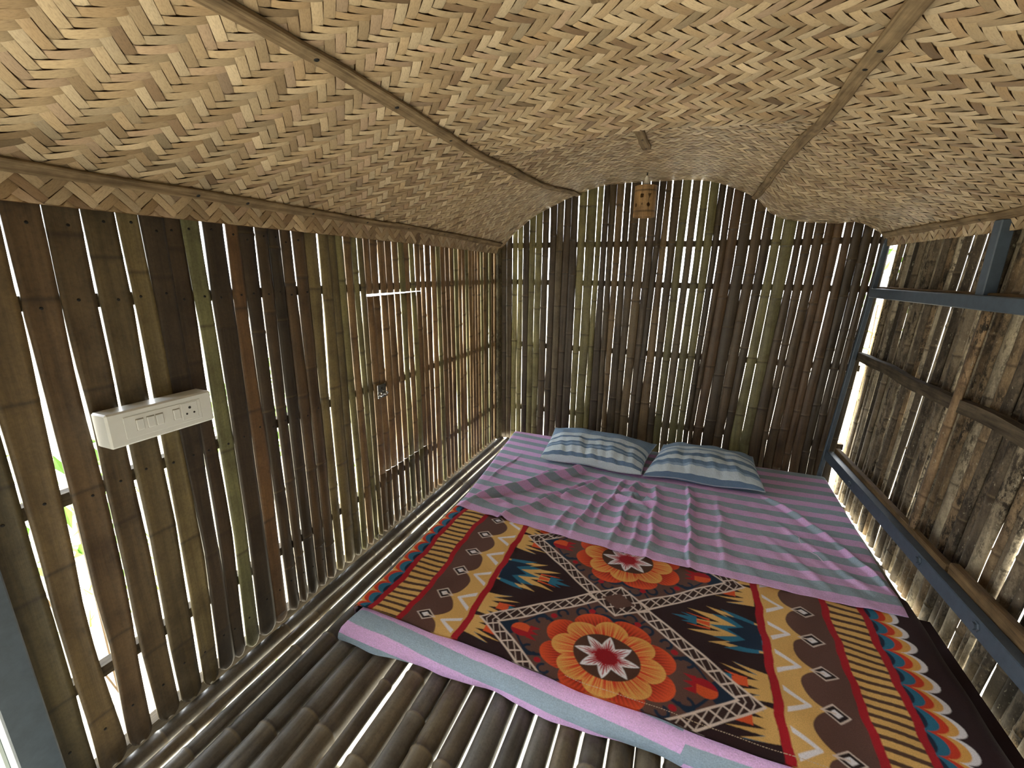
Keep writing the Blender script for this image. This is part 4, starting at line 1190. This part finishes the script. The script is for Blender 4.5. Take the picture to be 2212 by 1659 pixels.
# ------------------------------------------------------------------ pillows
def pillow(label, corners, hgt, mat, seed, lift=.088, rise=0.):
    """corners: front-left, front-right, back-right, back-left plan points"""
    c = np.array(corners, float)
    nu, nv_ = 90, 60
    a = np.linspace(-1, 1, nu); b = np.linspace(-1, 1, nv_)
    A, B = np.meshgrid(a, b, indexing='ij')
    # sides bow inwards between the corners
    A2 = A * (1 - .05 * (1 - A ** 2) * 0 - .035 * (1 - B ** 2) * np.abs(A) ** 4 * -1 * -1)
    B2 = B * (1 - .035 * (1 - A ** 2) * np.abs(B) ** 4)
    s = (A2 + 1) / 2; t = (B2 + 1) / 2
    Px = (1 - s)[..., None] * ((1 - t)[..., None] * c[0] + t[..., None] * c[3]) + s[..., None] * ((1 - t)[..., None] * c[1] + t[..., None] * c[2])
    rr = np.random.default_rng(seed); ph = rr.uniform(0, 6.28, 8)
    h = hgt * np.clip((1 - np.abs(A) ** 3.2) * (1 - np.abs(B) ** 2.6), 0, 1) ** .62
    wr = .005 * np.sin(A * 9 + 3 * B + ph[0]) * np.sin(B * 4 + ph[1]) + .004 * np.sin(A * 17 + ph[2]) * (.5 - .5 * B) + .003 * np.sin(A * 31 + B * 6 + ph[3]) * np.clip(-B + .2, 0, 1)
    e = np.clip((1 - np.abs(A)) / .25, 0, 1) * np.clip((1 - np.abs(B)) / .25, 0, 1)
    mid = lift + hgt * .30 + rise * (B + 1) / 2 + .006 * np.sin(A * 5 + ph[4]) * (1 - e)
    # seam follows the sheet at the front, lifts at the back
    seam = mid - hgt * .16 * np.clip(-B, 0, 1) ** 3
    zt = seam + h * .72 + wr * e; zb = np.maximum(seam - h * .45, lift)
    zt = np.maximum(zt, zb + .002)
    Vt = np.concatenate([Px, zt[..., None]], -1).reshape(-1, 3); Vb = np.concatenate([Px, zb[..., None]], -1).reshape(-1, 3)
    n1 = nu * nv_
    Fc = np.concatenate([grid_faces(nu, nv_), grid_faces(nu, nv_, n1, flip=True)]).tolist()
    for i in range(nu - 1):
        Fc.append([(i + 1) * nv_, i * nv_, n1 + i * nv_, n1 + (i + 1) * nv_]); k = nv_ - 1
        Fc.append([i * nv_ + k, (i + 1) * nv_ + k, n1 + (i + 1) * nv_ + k, n1 + i * nv_ + k])
    for j in range(nv_ - 1):
        Fc.append([j, j + 1, n1 + j + 1, n1 + j]); k = (nu - 1) * nv_
        Fc.append([k + j + 1, k + j, n1 + k + j, n1 + k + j + 1])
    arc_ = (B + 1) / 2 + .012 * np.sin(A * 4 + ph[5]) * (1 - np.abs(B))
    arc_ = np.clip(arc_, 0, 1).ravel()
    o = mesh('pillow', Vt.tolist() + Vb.tolist(), Fc, mat, attrs={'arc': np.concatenate([arc_, np.zeros(n1)])}, origin=(c[:, 0].mean(), c[:, 1].mean(), lift))
    tag(o, label, 'pillow', 'striped pillows at the head of the bed')
    # seam piping
    ring = [(i, 0) for i in range(nu)] + [(nu - 1, j) for j in range(1, nv_)] + [(i, nv_ - 1) for i in range(nu - 2, -1, -1)] + [(0, j) for j in range(nv_ - 2, 0, -1)]
    pts = np.array([Vt.reshape(nu, nv_, 3)[i, j] * .5 + Vb.reshape(nu, nv_, 3)[i, j] * .5 for i, j in ring])
    mb = MB(); mb.tube(np.concatenate([pts, pts[:1]]), .0024, 6)
    mb.build('seam', M['pillow_seam'], o, smooth=True)
    return o
M['pillow_seam'] = mat_simple('pillow_seam_cloth', lin4(190, 202, 212), .9, 0, 200, .1, .1)
pillow('blue and white striped pillow nearer the left wall', [(-.735, 2.345), (-.142, 2.335), (-.085, 2.715), (-.765, 2.775)], .105, M['pillow2'], 1, rise=.028)
pillow('blue and white striped pillow nearer the steel frame', [(-.130, 2.345), (.475, 2.375), (.455, 2.745), (-.045, 2.765)], .110, M['pillow'], 2, rise=.022)

# ------------------------------------------------------------------ switch board on the left wall
sb = empty('switch_board', (-1.19, .633, .795), label='cream white switch and socket box mounted on the left wall', category='switch')
b = MB(); b.box((-1.197, .632, .843), (.055, .235, .082), bev=.004); box = b.build('housing', M['plastic'], sb)
xf = -1.1692
def plate(name, y0, z0, w, h, mat, dx=.0014, parent=sb, bev=.001):
    b = MB(); b.box((xf + dx / 2, y0, z0), (dx, w, h), bev=bev); return b.build(name, mat, parent)
plate('switch_plate', .632, .843, .172, .052, M['plastic'], .0012)
for yk, hh in ((.577, .026), (.600, .026), (.619, .026), (.658, .026)):
    g_ = plate('switch_surround', yk, .845, .0175, .0285, M['plastic_gap'], .0016)
    plate('rocker', yk, .8445, .0158, .0262, M['plastic'], .0040, g_, .0012)
so = plate('socket', .690, .845, .040, .044, M['plastic'], .0020)
for yk, zk, rk in ((.690, .8535, .0034), (.681, .8385, .0026), (.699, .8385, .0026)):
    b = MB(); b.lathe([(0, 0), (rk, 0), (rk, .0006), (0, .0006)], (xf + .0019, yk, zk), 14, 'x', cap=False)
    b.build('socket_hole', M['black'], so)

# ------------------------------------------------------------------ hanging lamp
lc = np.array([-.263, 2.60])
ceil_z = float(surf(np.array([s_at_x(-.263, 2.52)]), np.array([2.52]))[0, 2])
lp = empty('pendant_lamp', (lc[0], lc[1], 1.49), label='small hanging lamp with a carved bamboo tube shade at the back wall', category='lamp')
b = MB()
zt = 1.700
czt = float(surf(np.array([s_at_x(-.263, 2.6)]), np.array([2.6]))[0, 2]) - .004
b.tube([(lc[0], lc[1], zt - .004), (lc[0] + .001, lc[1], (zt + czt) / 2), (lc[0] + .002, lc[1], czt)], .0034, 8); b.build('cord', M['black'], lp, smooth=True)
b = MB(); b.lathe([(.0, .040), (.005, .040), (.006, .034), (.010, .030), (.0125, .012), (.016, .008), (.0165, 0), (.013, -.004), (0, -.004)], (lc[0], lc[1], 1.660), 24, cap=False)
b.build('lamp_holder', M['ceramic'], lp, smooth=True)
b = MB(); b.lathe([(.0, 0), (.009, 0), (.009, -.02), (.0, -.02)], (lc[0], lc[1], 1.658), 16, cap=False); b.build('holder_neck', M['plank'], lp, smooth=True)
# shade: bamboo tube with cut-outs (built as a grid with cells removed)
Rz, z0s, z1s = .0575, 1.492, 1.648
nth, nzz = 120, 80
th = np.arange(nth) / nth * 2 * np.pi; zz = np.linspace(z0s, z1s, nzz)
def cut(t, z):
    # front of the shade faces the camera at angle about -101 degrees
    f = math.radians(-96); d = (t - f + math.pi) % (2 * math.pi) - math.pi; X_ = d * Rz; zc = z - z0s
    r_ = False
    if math.hypot(X_ + .006, zc - .103) < .0105: r_ = True
    if abs(X_ + .004) < .0035 and .05 < zc < .10: r_ = r_ or (.058 < zc < .067)
    if 0 < .112 - zc < .022 and abs(X_ - .034) < .009 * (1 - (.112 - zc) / .022): r_ = True
    if math.hypot(X_ - .030, (zc - .058) * .8) < .0085: r_ = True
    if math.hypot(X_ + .040, (zc - .058) * .7) < .0075: r_ = True
    return r_
Vs = []; thick = .006
for rr_ in (Rz, Rz - thick):
    for t in th:
        for z in zz:
            rr2 = rr_
            if rr_ == Rz:
                for gz in (.024, .029, .126, .131):
                    if abs(z - z0s - gz) < .0012: rr2 -= .0012
            Vs.append((lc[0] + rr2 * math.cos(t), lc[1] + rr2 * math.sin(t), z))
n1 = nth * nzz; Fs = []
keep = np.ones((nth, nzz - 1), bool)
for i in range(nth):
    for j in range(nzz - 1):
        if cut((th[i] + math.pi / nth), (zz[j] + zz[j + 1]) / 2): keep[i, j] = False
for i in range(nth):
    i2 = (i + 1) % nth
    for j in range(nzz - 1):
        a, b_, c_, d_ = i * nzz + j, i2 * nzz + j, i2 * nzz + j + 1, i * nzz + j + 1
        if keep[i, j]:
            Fs.append([a, b_, c_, d_]); Fs.append([n1 + d_, n1 + c_, n1 + b_, n1 + a])
            if not keep[(i + 1) % nth, j]: Fs.append([b_, n1 + b_, n1 + c_, c_])
            if not keep[(i - 1) % nth, j]: Fs.append([a, d_, n1 + d_, n1 + a])
            if j + 1 == nzz - 1 or not keep[i, j + 1]: Fs.append([d_, c_, n1 + c_, n1 + d_])
            if j == 0 or not keep[i, j - 1]: Fs.append([a, n1 + a, n1 + b_, b_])
groove = np.zeros(len(Vs))
for k, v in enumerate(Vs[:n1]):
    zc = v[2] - z0s
    for gz in (.024, .029, .126, .131):
        if abs(zc - gz) < .0014: groove[k] = -1
M['shade'] = mat_bamboo('carved_bamboo_shade', (130, 130, 5), .5, streak=.7)
sh = mesh('lamp_shade', Vs, Fs, M['shade'], lp, color=lin4(150, 120, 82), attrs={'node': groove}, smooth=False)
# wooden cross bar that carries the shade from the holder
b = MB(); b.box((lc[0], lc[1], 1.641), (.104, .012, .008), bev=.002); b.box((lc[0], lc[1], 1.641), (.012, .104, .008), bev=.002); b.build('shade_bracket', M['plank'], lp)

# ------------------------------------------------------------------ loose threads on the sheet
M['thread'] = mat_simple('pale_thread', lin4(235, 210, 235), .8, 0, 50, .05)
for lab, pts in (('short curled pale thread on the striped sheet near its right edge', [(.545, 2.03), (.557, 2.01), (.552, 1.985), (.562, 1.955)]),
                 ('short straight pale thread on the striped sheet below the curled one', [(.575, 1.93), (.60, 1.905), (.615, 1.865)])):
    P = np.array([[a, b2, .0] for a, b2 in pts]); tt = np.linspace(0, len(P) - 1, 14)
    Q = np.stack([np.interp(tt, range(len(P)), P[:, k]) for k in range(3)], 1)
    gi = np.stack([Xg, Yg], -1).reshape(-1, 2)
    for k in range(len(Q)):
        Q[k, 2] = Zg.ravel()[np.argmin(((gi - Q[k, :2]) ** 2).sum(1))] + .0022
    b = MB(); b.tube(Q, .0011, 6); o = b.build('thread', M['thread'], smooth=True); tag(o, lab, 'thread', 'loose threads on the sheet')

# ------------------------------------------------------------------ plants outside
def leaves(n, cen, rad, size, seed):
    rr = np.random.default_rng(seed); V = []; Fc = []
    for k in range(n):
        d = rr.normal(0, 1, 3); d /= np.linalg.norm(d); p = np.array(cen) + d * np.array(rad) * rr.uniform(.45, 1) ** .6
        a = rr.normal(0, 1, 3); a /= np.linalg.norm(a); b = np.cross(a, rr.normal(0, 1, 3)); b /= np.linalg.norm(b); c = np.cross(a, b)
        s_ = size * rr.uniform(.7, 1.3); n0 = len(V)
        V += [p - a * s_, p - a * s_ * .2 + b * s_ * .35 + c * s_ * .05, p + a * s_ + c * s_ * .1, p - a * s_ * .2 - b * s_ * .35 + c * s_ * .05, p]
        Fc += [[n0, n0 + 1, n0 + 4], [n0 + 1, n0 + 2, n0 + 4], [n0 + 2, n0 + 3, n0 + 4], [n0 + 3, n0, n0 + 4]]
    return V, Fc
def shrub(loc, rad, size, n, seed, label):
    e = empty('shrub', (loc[0], loc[1], -1.10), label=label, category='shrub', group='shrubs outside the hut')
    V, Fc = leaves(n, (loc[0], loc[1], loc[2]), rad, size, seed); mesh('foliage', V, Fc, M['leaf'], e, smooth=False)
    rr = np.random.default_rng(seed + 1)
    for k in range(3):
        b = MB(); b.tube([(loc[0] + rr.normal(0, .03), loc[1] + rr.normal(0, .03), -1.10), (loc[0] + rr.normal(0, .1), loc[1] + rr.normal(0, .1), loc[2])], .005, 6); b.build('stem', M['stem'], e, smooth=True)
shrub((-2.75, 1.0, .0), (.4, .3, .45), .06, 110, 1, 'green shrub outside glimpsed through gaps under the switch box')
shrub((-3.3, 2.5, .0), (.4, .4, .5), .07, 240, 2, 'green shrub outside glimpsed through gaps around the wall hatch')
shrub((1.9, 5.6, .9), (.35, .4, .7), .07, 140, 3, 'green shrub outside glimpsed beside the back corner of the steel frame')
rr = np.random.default_rng(8); V = []; Fc = []
for k in range(2600):
    x = rr.uniform(-5.5, -1.5); y = rr.uniform(-.5, 4.0)
    if math.sin(x * 3.1) + math.sin(y * 2.7 + x) < .1: continue
    if math.hypot(x + 2.75, y - 1) < .55 or math.hypot(x + 3.3, y - 2.5) < .55: continue
    a = rr.uniform(0, 6.28); w = .006; h = rr.uniform(.05, .16); n0 = len(V); lx, ly = rr.normal(0, .04, 2)
    V += [(x - w * math.cos(a), y - w * math.sin(a), -1.10), (x + w * math.cos(a), y + w * math.sin(a), -1.10), (x + lx, y + ly, -1.10 + h)]; Fc.append([n0, n0 + 1, n0 + 2])
gr = mesh('grass', V, Fc, M['grass'], smooth=False); tag(gr, 'patches of green grass on the ground outside the left wall', 'grass', kind='stuff')
